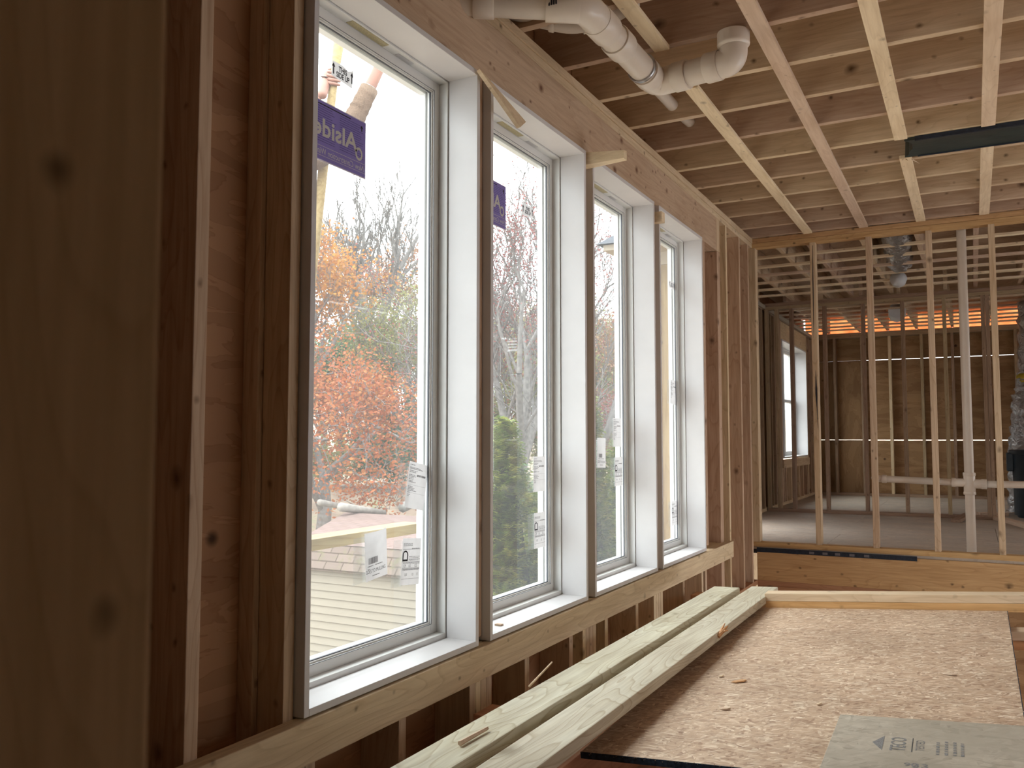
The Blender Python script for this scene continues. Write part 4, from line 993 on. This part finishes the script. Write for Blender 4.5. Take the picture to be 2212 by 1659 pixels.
# ------------------------------------------------------------------ garage
def garage():
    e = empty('garage', (-300, 378, -172), 'low cream clapboard garage with pink shingle roof seen through the first window', 'building')
    x0, x1 = -350, -215; ye = 378; yr = 494; zr = -52.5
    V, F = [], []; z = -71.5; courses = 24
    for k in range(courses):       # lapped clapboards
        zt = -71-k*4.2; zb = zt-4.2; b = len(V)
        V += [(x0, ye+.0, zt), (x1, ye+.0, zt), (x0, ye-.75, zb), (x1, ye-.75, zb), (x0, ye, zb), (x1, ye, zb)]
        F += [(b, b+2, b+3, b+1), (b+2, b+4, b+5, b+3)]
    make('siding', V, F, sidm, parent=e)
    V, F = [], []; box_v(V, F, x0+.5, x1-.5, ye+.2, yr+110, -172, -71.2); make('wall_body', V, F, 'trim', parent=e)
    V, F = [], []; box_v(V, F, x0-2, x1+2, ye-1.2, ye+.1, -72.6, -70.6); make('frieze_trim', V, F, 'trim', parent=e)
    # lower steep roof
    V = [(x0-4, ye-4, -71), (x1+4, ye-4, -71), (x1, ye+5, -58.8), (x0+5, ye+5, -58.8), (x0-4, ye-4, -72.2), (x1+4, ye-4, -72.2)]
    make('lower_roof', V, [(0, 1, 2, 3), (4, 5, 1, 0)], 'shingle2', parent=e)
    V = [(x0+4.5, ye+5, -58.7), (x1, ye+5, -58.7), (x1-40, yr, zr), (x0-24, yr, zr), (x0+4.5, ye+5, -60)]
    V = [(x0+4, ye+4.4, -58.9), (x1, ye+4.4, -58.9), (x1, yr, zr), (x0-50, yr, zr), (x0-50, yr+110, -72), (x1, yr+110, -72), (x0-55, ye+70, -66)]
    make('upper_roof', V, [(0, 1, 2, 3), (3, 2, 5, 4)], 'shingle', parent=e, origin=(x0, ye, -58))
sidm = plain('cream_clapboard', (.20, .175, .135), .6, .3, .03, 3)
garage()

# ------------------------------------------------------------------ bump-out exterior of the rooms beyond
board('wall_bumpout', -89.6, -66.2, 267.0, 267.8, -172, 56.5, 'outboard', kind='structure', bev=0)
for (y0_, y1_, z0_, z1_) in ((267, 290, -172, 56.5), (290, 305, -172, 56.5), (345, 380, -172, 56.5), (305, 345, -172, -28), (305, 345, 14, 56.5), (380, 449, -172, 56.5), (449, 522.6, -172, -11), (449, 522.6, 51.5, 56.5), (522.6, 552, -172, 56.5)):  # also cut for the unseen opening added to light the second room
    board('wall_bumpout', -91.8, -91.25, y0_, y1_, z0_, z1_, 'plyout', kind='structure', bev=0)
board('trim_1', -91.8, -66.2, 266.2, 267, 56.5, 62, 'trim', kind='structure', bev=0)
board('trim_2', -90.6, -88.6, 265.6, 266.9, -172, 56, 'outboard', kind='structure', bev=.1)
e = empty('eave_roof', (-98, 300, 60), 'cream eave with charcoal shingles at the bump-out corner outside', 'roof')
V, F = [], []; box_v(V, F, -103.5, -84, 256, 556, 60.6, 62.4); o = make('fascia', V, F, 'trim', parent=e)
V = [(-105, 254, 62.4), (-105, 556, 62.4), (-60, 556, 100), (-78, 290, 86), (-66, 254, 64), (-66, 300, 92), (-105, 254, 61.8), (-105, 556, 61.8)]
make('shingle_slope', [(-105, 254, 62.4), (-105, 556, 62.4), (-66, 556, 95), (-66, 293, 95), (-66, 254, 62.4)], [(0, 1, 2, 3), (0, 3, 4)], 'shingledark', parent=e)
V, F = [], []; box_v(V, F, -99.5, -97.5, 262, 265, 54.5, 60.6); box_v(V, F, -100.2, -96.8, 261.6, 265.4, 58.6, 60.6); make('corbel', V, F, 'trim', parent=e)
# scaffold plank just outside the first window
e = empty('scaffold_plank', (-78, 82, -14), 'weathered scaffold plank crossing outside the lower first window', 'plank')
board('plank_board', -78.8, -75, 20, 111.5, -14.3, -12.8, 'outboard', parent=e, bev=.12)

# ------------------------------------------------------------------ trees
def twigs(root, d, L, r, depth, rng, out, tips, spread=.55, up=.25, nb=3, ratio=.68, droop=0):
    """recursive branching, positions in inches"""
    pts = [root.copy()]; rr = [r]; segs = 4 if depth > 1 else 3; p = root.copy(); dd = d.normalized()
    for i in range(segs):
        j = Vector((rng.uniform(-1, 1), rng.uniform(-1, 1), rng.uniform(-1, 1)))*.16
        dd = (dd+j+Vector((0, 0, up*.2-droop*.1))).normalized(); p = p+dd*(L/segs); pts.append(p.copy()); rr.append(r*(1-.45*(i+1)/segs))
    out.append((pts, rr))
    if depth == 0: tips.extend(pts[1:]); return
    k = nb+(1 if rng.random() < .4 else 0)
    for b in range(k):
        t = rng.uniform(.35, 1.0) if b else 1.0; i = min(int(t*segs), segs-1); q = pts[i].lerp(pts[i+1], t*segs-i) if b else pts[-1]
        v = Vector((rng.uniform(-1, 1), rng.uniform(-1, 1), rng.uniform(-.5, 1))); v = (v-dd*v.dot(dd)).normalized()
        nd = (dd*(1-spread*.5)+v*spread+Vector((0, 0, up*.3))).normalized()
        twigs(q, nd, L*ratio*rng.uniform(.75, 1.15), rr[-1]*(.9 if b == 0 else .62), depth-1, rng, out, tips, spread, up, nb, ratio, droop)
def tree(name, base, height, r, depth, seed, bark, label, cat='tree', leaf=None, nleaf=0, lsize=2.0, trunk=.35, spread=.6, up=.3, nb=3, ratio=.68, lean=(0, 0), group=None, limbs=4, sides=5, droop=0, lspread=6, lowskip=0, minr=.22):
    rng = random.Random(seed); base = Vector(base); out, tips = [], []
    top = base+Vector((lean[0], lean[1], 1))*height*trunk
    pts = [base, base.lerp(top, .35)+Vector((rng.uniform(-2, 2), rng.uniform(-2, 2), 0)), base.lerp(top, .7)+Vector((rng.uniform(-3, 3), rng.uniform(-3, 3), 0)), top]
    out.append((pts, [r*1.3, r, r*.88, r*.78]))
    for k in range(limbs):
        a = 2*math.pi*(k+rng.uniform(-.3, .3))/limbs; v = Vector((math.cos(a)*spread, math.sin(a)*spread, 1))
        q = top if k < 3 else base.lerp(top, rng.uniform(.55, .95))
        twigs(q, v, height*.30, r*.55, depth, rng, out, tips, spread, up, nb, ratio, droop)
    V, F = [], []
    for p, rr in out:
        rr = [max(x, minr) for x in rr]; tube_geo(p, rr, sides if rr[0] > 1.2 else 3, False, V, F)
    e = empty(name, tuple(base), label, cat, group)
    make('trunk_and_branches', V, F, bark, parent=e, smooth=True, origin=tuple(base))
    if leaf and nleaf:
        V, F = [], []; tp = [t for t in tips if t.z > base.z+height*lowskip]
        for k in range(nleaf):
            c = rng.choice(tp)+Vector((rng.gauss(0, 1), rng.gauss(0, 1), rng.gauss(0, .8)))*lspread
            u = Vector((rng.uniform(-1, 1), rng.uniform(-1, 1), rng.uniform(-.6, .6))).normalized(); w = u.cross(Vector((rng.uniform(-1, 1), rng.uniform(-1, 1), rng.uniform(-1, 1)))).normalized()
            s_ = lsize*rng.uniform(.6, 1.3); b = len(V)
            V += [c-u*s_*.5, c+w*s_*.3, c+u*s_*.5, c-w*s_*.3]; F.append((b, b+1, b+2, b+3))
        o = make('foliage', V, F, leaf, parent=e, origin=tuple(base))
    return e
def gz(x, y):
    d = math.hypot(x, y); t = min(1, max(0, (d-560)/420)); t = t*t*(3-2*t); return -172+t*115+max(0, d-980)*.055+4*math.sin(x*.011)*math.cos(y*.013)*t
def spot(px, dist):
    d = at(px, 949, 1); d = Vector((d.x, d.y, 0)).normalized()*dist; return (d.x, d.y, gz(d.x, d.y)-4)
def top_h(b, py, px):
    d = at(px, py, 1); l = math.hypot(d.x, d.y); D = math.hypot(b[0], b[1]); return d.z/l*D-b[2]
b = spot(700, 780); tree('maple_tree', b, top_h(b, 600, 700), 7, 4, 11, 'barkpale', 'orange leaved tree at the left of the first window, overhanging the garage', leaf='leaf_orange', nleaf=26000, lsize=3.4, trunk=.3, spread=.95, up=.08, droop=.6, limbs=6, lspread=10, minr=.3)
b = spot(650, 900); tree('maple_tree', b, top_h(b, 540, 660), 7, 4, 12, 'barkpale', 'gold and orange tree top at the far left edge of the first pane', leaf='leaf_gold', nleaf=9000, lsize=4, trunk=.45, spread=.6, limbs=5, lspread=8)
b = spot(812, 1150); tree('bare_tree', b, top_h(b, 440, 800), 13, 4, 21, 'bark', 'tall bare gray tree forking high in the first window', trunk=.48, spread=.42, up=.5, limbs=5, nb=3, ratio=.66, minr=.55, lean=(-.05, 0))
b = spot(770, 1500); tree('bare_tree', b, top_h(b, 480, 740), 10, 4, 22, 'bark', 'thin bare tree leaning left behind the tall gray one', trunk=.4, spread=.5, up=.4, limbs=5, minr=.7)
b = spot(890, 1000); tree('sapling_tree', b, top_h(b, 600, 890), 6, 4, 23, 'barkpale', 'yellow green budding tree at the right of the first window', leaf='leaf_yg', nleaf=14000, lsize=3.2, trunk=.3, spread=.6, limbs=6, lspread=9, minr=.35)
b = spot(880, 1350); tree('sapling_tree', b, top_h(b, 585, 880), 7, 4, 24, 'bark', 'rust leaved tree high at the right of the first window', leaf='leaf_rust', nleaf=9000, lsize=4, trunk=.5, spread=.55, limbs=5, lspread=9, minr=.5)
b = spot(735, 1250); tree('pine_tree', b, top_h(b, 700, 735), 7, 4, 25, 'barkdark', 'green pine showing between the orange branches', leaf='leaf_green', nleaf=14000, lsize=5, trunk=.35, spread=.8, limbs=6, lspread=9, minr=.4)
b = spot(1120, 640); tree('maple_tree', b, top_h(b, 470, 1120), 7.5, 4, 31, 'bark', 'gray forked tree with red buds filling the second window', leaf='leaf_red', nleaf=9000, lsize=1.9, trunk=.40, spread=.5, up=.35, limbs=5, lspread=6, minr=.3, lowskip=.45)
b = spot(1085, 900); tree('bare_tree', b, top_h(b, 560, 1085), 6, 4, 32, 'barkpale', 'tangled pale bare tree at the left of the second pane', leaf='leaf_red', nleaf=4000, lsize=2.4, trunk=.35, spread=.7, limbs=5, minr=.35)
b = spot(1165, 1000); tree('bare_tree', b, top_h(b, 600, 1165), 6, 4, 33, 'bark', 'bare branching tree at the right of the second pane', leaf='leaf_yg', nleaf=6000, lsize=2.8, trunk=.3, spread=.7, limbs=5, minr=.4)
b = spot(1290, 700); tree('bare_tree', b, top_h(b, 480, 1310), 6.5, 4, 41, 'bark', 'bare gray tree rising at the left of the third window', trunk=.42, spread=.5, limbs=5, minr=.35)
b = spot(1325, 950); tree('maple_tree', b, top_h(b, 640, 1320), 6, 4, 42, 'bark', 'rusty orange tree in the middle of the third pane', leaf='leaf_rust', nleaf=12000, lsize=3.2, trunk=.3, spread=.65, limbs=6, lspread=9, minr=.4)
b = spot(1345, 800); tree('sapling_tree', b, top_h(b, 760, 1340), 4, 4, 43, 'barkpale', 'thin red flecked sapling in the third window', leaf='leaf_red', nleaf=5000, lsize=2.2, trunk=.25, spread=.7, limbs=5, lspread=7, minr=.3)
rng = random.Random(77)
where = ['left part of first pane', 'middle of first pane', 'right part of first pane', 'left of second pane', 'middle of second pane', 'right of second pane', 'left of third pane', 'middle of third pane', 'right of third pane']
for k, (px, dist, py) in enumerate(((700, 1500, 690), (800, 1700, 640), (915, 1600, 620), (1070, 1500, 640), (1125, 1750, 610), (1180, 1500, 630), (1290, 1500, 660), (1330, 1700, 640), (1360, 1500, 650))):
    b = spot(px, dist)
    tree('bare_tree', b, top_h(b, py, px), 6, 4, 100+k, 'bark' if k % 2 else 'barkpale', 'distant wood tree behind all others, '+where[k], leaf=['leaf_yg', 'leaf_rust', 'leaf_yg'][k % 3], nleaf=7000, lsize=5.5, trunk=.22, spread=.7, limbs=6, lspread=16, minr=.75, group='distant woodland trees')
# understory on the slope
def shrub(px, dist, h, w, leaf, n, lsize, label, seed, name='shrub', stems=14, zoff=0, cat='shrub', flat_=False):
    rng = random.Random(seed); b = Vector(spot(px, dist)); b.z += zoff; e = empty(name, tuple(b), label, cat); V, F = [], []; tips = []
    for s_ in range(stems):
        a = rng.uniform(0, 6.28); rr = rng.uniform(.1, .5)*w; p = b+Vector((math.cos(a)*rr*.3, math.sin(a)*rr*.3, 0)); q = b+Vector((math.cos(a)*rr, math.sin(a)*rr, h*rng.uniform(.6, 1)))
        m_ = p.lerp(q, .5)+Vector((rng.uniform(-2, 2), rng.uniform(-2, 2), 0)); tube_geo([p, m_, q], [.35, .25, .1], 3, False, V, F); tips += [m_.lerp(q, t) for t in (.0, .3, .5, .7, .85, 1)]
        for c_ in range(5):
            s0 = m_.lerp(q, rng.uniform(-.4, .8)); s1 = s0+Vector((rng.uniform(-1, 1), rng.uniform(-1, 1), rng.uniform(.2, 1.2)))*h*.14; tube_geo([s0, s1], [.15, .06], 3, False, V, F); tips += [s1, s0.lerp(s1, .5)]
    make('stems', V, F, 'barkpale', parent=e)
    V, F = [], []
    for k in range(n):
        c = rng.choice(tips)+Vector((rng.gauss(0, 1), rng.gauss(0, 1), rng.gauss(0, 1)))*lsize*1.3
        u = Vector((rng.uniform(-1, 1), rng.uniform(-1, 1), rng.uniform(-.6, .6))).normalized(); v = u.cross(Vector((rng.uniform(-1, 1), rng.uniform(-1, 1), rng.uniform(-1, 1)))).normalized(); s_ = lsize*rng.uniform(.6, 1.3); q = len(V)
        V += [c-u*s_*.5, c+v*s_*.3, c+u*s_*.5, c-v*s_*.3]; F.append((q, q+1, q+2, q+3))
    make('foliage', V, F, leaf, parent=e); return e
shrub(705, 395, 78, 34, 'leaf_yg', 1500, 1.6, 'airy yellow green shrub against the garage siding, left one', 1)
shrub(765, 405, 56, 26, 'leaf_yg', 500, 1.5, 'sparse young shrub in front of the siding, between the two larger', 2)
shrub(812, 385, 70, 26, 'leaf_yg', 800, 1.5, 'small sparse yellow green shrub against the siding, right one', 3)
shrub(850, 980, 75, 130, 'leaf_green', 5000, 5, 'green bush on the slope left of the second pine trunk', 4)
shrub(905, 1050, 120, 130, 'leaf_green', 7000, 6, 'dark evergreen bush behind the upper data label', 5)
shrub(720, 1000, 60, 150, 'leaf_yg', 4000, 4, 'low grassy bush behind the garage ridge', 6)
shrub(1160, 560, 150, 70, 'leaf_green', 9000, 4.5, 'dark evergreen behind the two labels of the second pane', 7)
shrub(1110, 900, 180, 160, 'leaf_yg', 8000, 4.5, 'tangled olive undergrowth low in the second pane', 8)
shrub(1330, 900, 180, 160, 'leaf_yg', 8000, 4.5, 'tangled olive undergrowth low in the third pane', 9)
# bleached logs and a white stump on the slope
for k, (a, b_, r, lab) in enumerate((((735, 1095, 600), (830, 1108, 640), 3.2, 'bleached fallen log lying just behind the garage ridge'), ((870, 1096, 640), (915, 1078, 680), 4, 'gray fallen log below the leaning data label'), ((690, 1085, 640), (790, 1104, 700), 2.4, 'thin white fallen branch on the slope at left'))):
    V, F = tube_geo([at(*a[:2], a[2]), at(*b_[:2], b_[2])], [r, r*.7], 8); make('fallen_log', V, F, 'log', lab, 'log', smooth=True)
# pink survey ribbon
V, F = [], []; c = onz(815, 1370, -112); box_v(V, F, c.x-1, c.x+1, c.y-.5, c.y+.5, c.z-4, c.z+4); make('marker_ribbon', V, F, plain('pink_ribbon', (.8, .12, .25), .5), 'small pink marker ribbon tied low on the right shrub', 'ribbon')

# ------------------------------------------------------------------ arborvitae
def arbor(px, dist, top_px, top_py, rad, seed, label, n=9000, zoff=0):
    b = Vector(spot(px, dist)); b.z += zoff; h = top_h(b, top_py, top_px)*1.0; rng = random.Random(seed)
    e = empty('arborvitae', tuple(b), label, 'tree', 'arborvitae outside the windows')
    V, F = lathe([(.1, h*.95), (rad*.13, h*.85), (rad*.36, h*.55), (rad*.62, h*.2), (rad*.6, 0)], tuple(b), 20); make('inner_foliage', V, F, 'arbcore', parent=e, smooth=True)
    V, F = [], []
    for k in range(n):
        t = rng.random()**.7; z = h*(1-t)          # t=0 top
        R = rad*(t**.75)*(1+.16*math.sin(z*.35+3*math.sin(seed+k*.0)))+.8; a = rng.uniform(0, 2*math.pi); R *= 1+.13*math.sin(a*5+z*.15)+rng.uniform(-.22, .08)
        c = b+Vector((math.cos(a)*R, math.sin(a)*R, z)); out = Vector((math.cos(a), math.sin(a), 0))
        tang = Vector((-out.y, out.x, 0)); d = (out*rng.uniform(.5, 1)+Vector((0, 0, rng.uniform(.1, .7)))+tang*rng.uniform(-.5, .5)).normalized()
        side = d.cross(Vector((rng.uniform(-.4, .4), rng.uniform(-.4, .4), 1))).normalized(); nrm = side.cross(d)
        L = rng.uniform(4.2, 8.2); s0 = c-d*L*.6
        # a flat fan: rib with drooping leaflets
        b0 = len(V); V += [s0, s0+d*L*.5, s0+d*L-nrm*-.3+Vector((0, 0, -.5))]
        for f_ in (.15, .35, .55, .75):
            p = s0+d*L*f_; l = L*.34*(1-.5*f_)
            for s_ in (-1, 1):
                q = p+side*s_*l+d*l*.8+Vector((0, 0, -.25*l)); j = len(V); V += [p, p+d*L*.13, q]; F.append((j, j+1, j+2))
        j = len(V); V += [s0+side*.14, s0-side*.14, s0+d*L]; F.append((j, j+1, j+2))
    me_o = make('sprays', V, F, arbm, parent=e)
    return e
arbm = M['leaf_arb']
def arbmat():
    m, nt, bb = new_mat('arborvitae_fronds'); tc = nt.nodes.new('ShaderNodeTexCoord')
    n = N(nt, 'ShaderNodeTexNoise', Scale=9.0, Detail=4.0); nt.links.new(tc.outputs['Object'], n.inputs['Vector'])
    c = ramp(nt, n.outputs['Fac'], [(.32, (.035, .07, .012)), (.48, (.11, .16, .025)), (.64, (.26, .27, .06))])
    nt.links.new(c, bb.inputs['Base Color']); bb.inputs['Roughness'].default_value = .65; bb.inputs['Specular IOR Level'].default_value = .2
    tr = nt.nodes.new('ShaderNodeBsdfTranslucent'); nt.links.new(c, tr.inputs['Color']); ms = nt.nodes.new('ShaderNodeMixShader'); ms.inputs[0].default_value = .3
    nt.links.new(bb.outputs[0], ms.inputs[1]); nt.links.new(tr.outputs[0], ms.inputs[2]); nt.links.new(ms.outputs[0], nt.nodes['Material Output'].inputs['Surface']); return m
arbm = arbmat()
arbor(1092, 300, 1100, 900, 34, 1, 'bright green arborvitae filling the lower left of the second window', 9000)
arbor(1180, 330, 1175, 1010, 30, 2, 'arborvitae at the lower right of the second window behind labels', 7000)
arbor(1274, 314, 1290, 850, 19, 3, 'green arborvitae at the left of the third window', 8000)
arbor(1335, 420, 1345, 940, 30, 4, 'darker arborvitae at the lower right of the third window', 6000)

# ------------------------------------------------------------------ worker outside holding a pole
def worker():
    zc = 185
    P = lambda px, py, dz=0: at(px, py, zc+dz)
    base = P(567, 965)
    e = empty('person', tuple(base), 'person outside the first window in a tan sleeved jacket, arms raised, gripping a pole', 'person')
    pole_a = P(733, 84); pole_b = P(706, 292)
    d = (pole_b-pole_a).normalized(); low = pole_b+d*200; low.z = -172
    # joints
    J = {}
    J['pelvis'] = P(552, 620); J['chest'] = P(570, 430); J['neck'] = P(578, 368); J['headb'] = P(582, 340)
    J['shL'] = P(542, 385, 4); J['elL'] = P(592, 300, 2); J['wrL'] = P(694, 212, -3)
    J['shR'] = P(612, 372, -4); J['elR'] = P(738, 312, -3); J['wrR'] = P(816, 155, -1); J['hdR'] = P(832, 108, 0)
    J['hipL'] = P(534, 635, 2); J['knL'] = P(532, 800, -3); J['anL'] = P(530, 945, 3); J['toL'] = P(542, 970, -6)
    J['hipR'] = P(576, 635, -2); J['knR'] = P(584, 800, -6); J['anR'] = P(582, 945, 0); J['toR'] = P(594, 970, -9)
    def skinned(name, nodes, edges, radii, mat, root=0, sub=2):
        me = bpy.data.meshes.new(name); o0 = W(*base)
        me.from_pydata([tuple(W(*n)-o0) for n in nodes], edges, []); me.update()
        o = link(name, me, M[mat]); o.parent = e
        md = o.modifiers.new('skin', 'SKIN'); md.use_smooth_shade = True
        if not me.skin_vertices: me.attributes  # layer is created with the modifier evaluation
        return o, me, radii, root, sub
    def finish(t):
        o, me, radii, root, sub = t
        bm = bmesh.new(); bm.from_mesh(me); lay = bm.verts.layers.skin.verify()
        for v, r in zip(bm.verts, radii): v[lay].radius = (r*S, r*S) if not isinstance(r, tuple) else (r[0]*S, r[1]*S); v[lay].use_root = False
        bm.verts.ensure_lookup_table(); bm.verts[root][lay].use_root = True; bm.to_mesh(me); bm.free()
        s_ = o.modifiers.new('sub', 'SUBSURF'); s_.levels = sub; s_.render_levels = sub; return o
    # body in skin: torso, arms, legs, hands in one surface
    nodes = [J['pelvis'], J['pelvis'].lerp(J['chest'], .5), J['chest'], J['neck'], J['headb'], P(584, 313), P(586, 286),
             J['shL'], J['elL'], J['elL'].lerp(J['wrL'], .4), J['wrL'], J['shR'], J['elR'], J['elR'].lerp(J['wrR'], .35), J['wrR'], J['hdR'],
             J['hipL'], J['knL'], J['anL'], J['hipR'], J['knR'], J['anR']]
    edges = [(0, 1), (1, 2), (2, 3), (3, 4), (4, 5), (5, 6), (2, 7), (7, 8), (8, 9), (9, 10), (2, 11), (11, 12), (12, 13), (13, 14), (14, 15), (0, 16), (16, 17), (17, 18), (0, 19), (19, 20), (20, 21)]
    rad = [5.6, 5.2, 6.0, 2.4, 2.3, 3.7, 3.0, 2.3, 1.75, 1.8, 1.15, 2.3, 1.8, 1.6, 1.25, 1.6, 3.3, 2.2, 1.5, 3.3, 2.2, 1.5]
    body = finish(skinned('body', nodes, edges, rad, 'skin'))
    # left hand closed round the pole: palm and five fingers
    hc = pole_a.lerp(pole_b, .42)
    palm0 = J['wrL']; view = hc.normalized(); side = d.cross(view).normalized()
    if side.dot(RGT) < 0: side = -side
    pr_ = 1.05
    nodes = [J['wrL'], hc-side*1.6-d*-.6+view*.2, hc-side*1.5-d*.8+view*.1]; edges = [(0, 1), (1, 2)]; rad = [1.1, 1.15, .95]
    for k in range(4):
        off = d*(.95-k*.78); a = hc+off
        b0 = len(nodes); ring_ = []
        for t_ in range(5):
            ang = math.pi+.25-t_*.78; ring_.append(a+side*math.cos(ang)*(pr_+.42)+view*math.sin(ang)*(pr_+.42)*-1)
        nodes += ring_; edges += [(1 if k < 2 else 2, b0)]+[(b0+i, b0+i+1) for i in range(4)]; rad += [.45, .42, .40, .37, .30] if k != 3 else [.38, .35, .33, .3, .25]
    b0 = len(nodes); nodes += [hc-side*1.2-d*1.8+view*.9, hc-side*.2-d*2.1+view*1.25, hc+side*.8-d*2.0+view*1.1]; edges += [(2, b0), (b0, b0+1), (b0+1, b0+2)]; rad += [.5, .45, .36]
    h = finish(skinned('hand', nodes, edges, rad, 'skin'))
    # right hand above, out of the frame of the pane
    hd = (J['hdR']-J['wrR']).normalized(); sd = hd.cross(J['hdR'].normalized()).normalized(); c = J['hdR']
    nodes = [J['wrR'], c, c+hd*1.6]; edges = [(0, 1), (1, 2)]; rad = [1.2, 1.3, 1.25]
    for k in range(4):
        b0 = len(nodes); s0 = c+hd*2.3+sd*(k-1.5)*.8; L = (2.6, 3.0, 2.8, 2.2)[k]; nodes += [s0, s0+hd*L*.5+view*-.3, s0+hd*L+view*-1.0]; edges += [(2, b0), (b0, b0+1), (b0+1, b0+2)]; rad += [.42, .38, .3]
    b0 = len(nodes); nodes += [c+sd*-1.9+hd*.3, c+sd*-2.6+hd*1.6]; edges += [(1, b0), (b0, b0+1)]; rad += [.5, .38]
    finish(skinned('hand', nodes, edges, rad, 'skin'))
    # jacket, sleeves, cuffs, trousers, boots, cap
    def cloth(name, nodes, edges, rad, mat, root=0): return finish(skinned(name, nodes, edges, rad, mat, root))
    cloth('jacket', [J['pelvis'], J['pelvis'].lerp(J['chest'], .5), J['chest'], J['neck'].lerp(J['chest'], .35), J['shL'], J['elL'], J['elL'].lerp(J['wrL'], .55), J['shR']],
          [(0, 1), (1, 2), (2, 3), (2, 4), (4, 5), (5, 6), (2, 7)], [6.2, 5.9, 6.7, 3.4, 3.1, 2.5, 2.1, 3.2], 'sleeve')
    cuf = J['elR'].lerp(J['wrR'], .77)
    pts = [J['shR'], J['shR'].lerp(J['elR'], .5), J['elR'], J['elR'].lerp(cuf, .25), J['elR'].lerp(cuf, .5), J['elR'].lerp(cuf, .75), cuf]
    PP = bend(pts, 4, 5); rng = random.Random(4); rr = [2.7-.75*(i/(len(PP)-1))+.08*math.sin(i*2.1) for i in range(len(PP))]; rr[-1] = 1.95
    V, F = tube_geo(PP, rr, 28, False); V = [v+Vector([rng.uniform(-.06, .06) for _ in range(3)]) for v in V]; o = make('sleeve', V, F, 'sleeve', parent=e, smooth=True); sd_ = o.modifiers.new('solid', 'SOLIDIFY'); sd_.thickness = .18*S
    dd = (cuf-J['elR']).normalized(); V, F = tube_geo([cuf-dd*1.4, cuf+dd*.12], [1.8, 1.85], 28, False); o = make('cuff_lining', V, F, 'cuff', parent=e, smooth=True)
    cloth('trousers', [J['pelvis'], J['hipL'], J['knL'], J['anL'], J['hipR'], J['knR'], J['anR']], [(0, 1), (1, 2), (2, 3), (0, 4), (4, 5), (5, 6)], [6.0, 3.9, 2.9, 2.4, 3.9, 2.9, 2.4], 'jeans')
    for s_ in 'LR':
        a = J['an'+s_]; t_ = J['to'+s_]; cloth('boot', [a, a+Vector((0, 0, -2.6)), t_+Vector((0, 0, .4)), t_+(t_-a)*.35+Vector((0, 0, 1.6))], [(0, 1), (1, 2), (2, 3)], [2.4, 2.2, 1.8, 1.5], 'boot')
    hcn = P(584, 300)
    V, F = lathe([(.1, 5.6), (2.4, 5.0), (3.9, 3.2), (4.3, 1.2), (4.25, .6)], tuple(hcn), 28); o = make('knit_cap', V, F, 'hat', parent=e, smooth=True)
    # face: nose, eyes, ears, mouth as small shapes on the side facing the window
    f = Vector((.8, .35, 0)).normalized(); l = Vector((-f.y, f.x, 0))
    def blob(name, c, rx, mat):
        V, F = lathe([(.02, -rx), (rx*.8, -rx*.6), (rx, 0), (rx*.8, rx*.6), (.02, rx)], tuple(c), 12); make(name, V, F, mat, parent=e, smooth=True)
    blob('nose', hcn+f*3.9+Vector((0, 0, -.9)), .55, 'skin')
    for s_ in (-1, 1): blob('eye', hcn+f*3.35+l*1.2*s_+Vector((0, 0, 0)), .38, 'hair'); blob('ear', hcn+l*3.8*s_+Vector((0, 0, -.6)), .8, 'skin')
    blob('mouth', hcn+f*3.3+Vector((0, 0, -2.3)), .42, 'cuff')
    # the pole
    V, F = tube_geo([pole_a+Vector((0, 0, 0)), pole_a.lerp(pole_b, .12), pole_a.lerp(pole_b, .35), pole_b, low], [1.25, 1.1, .85, 1.05, 1.4], 14)
    p = make('wooden_pole', V, F, 'outboard', 'upright pale wooden pole gripped by the hand outside the first window', 'pole', smooth=True)
    # platform they stand on
    a = J['anL'].lerp(J['anR'], .5); z = J['toL'].z-2.0; pe = empty('scaffold_platform', (a.x, a.y, z-1), 'scaffold platform under the person outside, left of the first window', 'scaffold')
    board('platform_deck', a.x-26, a.x+3, a.y-60, a.y+8, z-1.6, z, 'grayboard', parent=pe)
    for (x_, y_) in ((a.x-25, a.y-58), (a.x+2, a.y-58), (a.x-25, a.y+5), (a.x-2, a.y+6)): board('platform_leg', x_-1, x_+1, y_-1, y_+1, -172, z-1.6, 'grayboard', parent=pe)
worker()
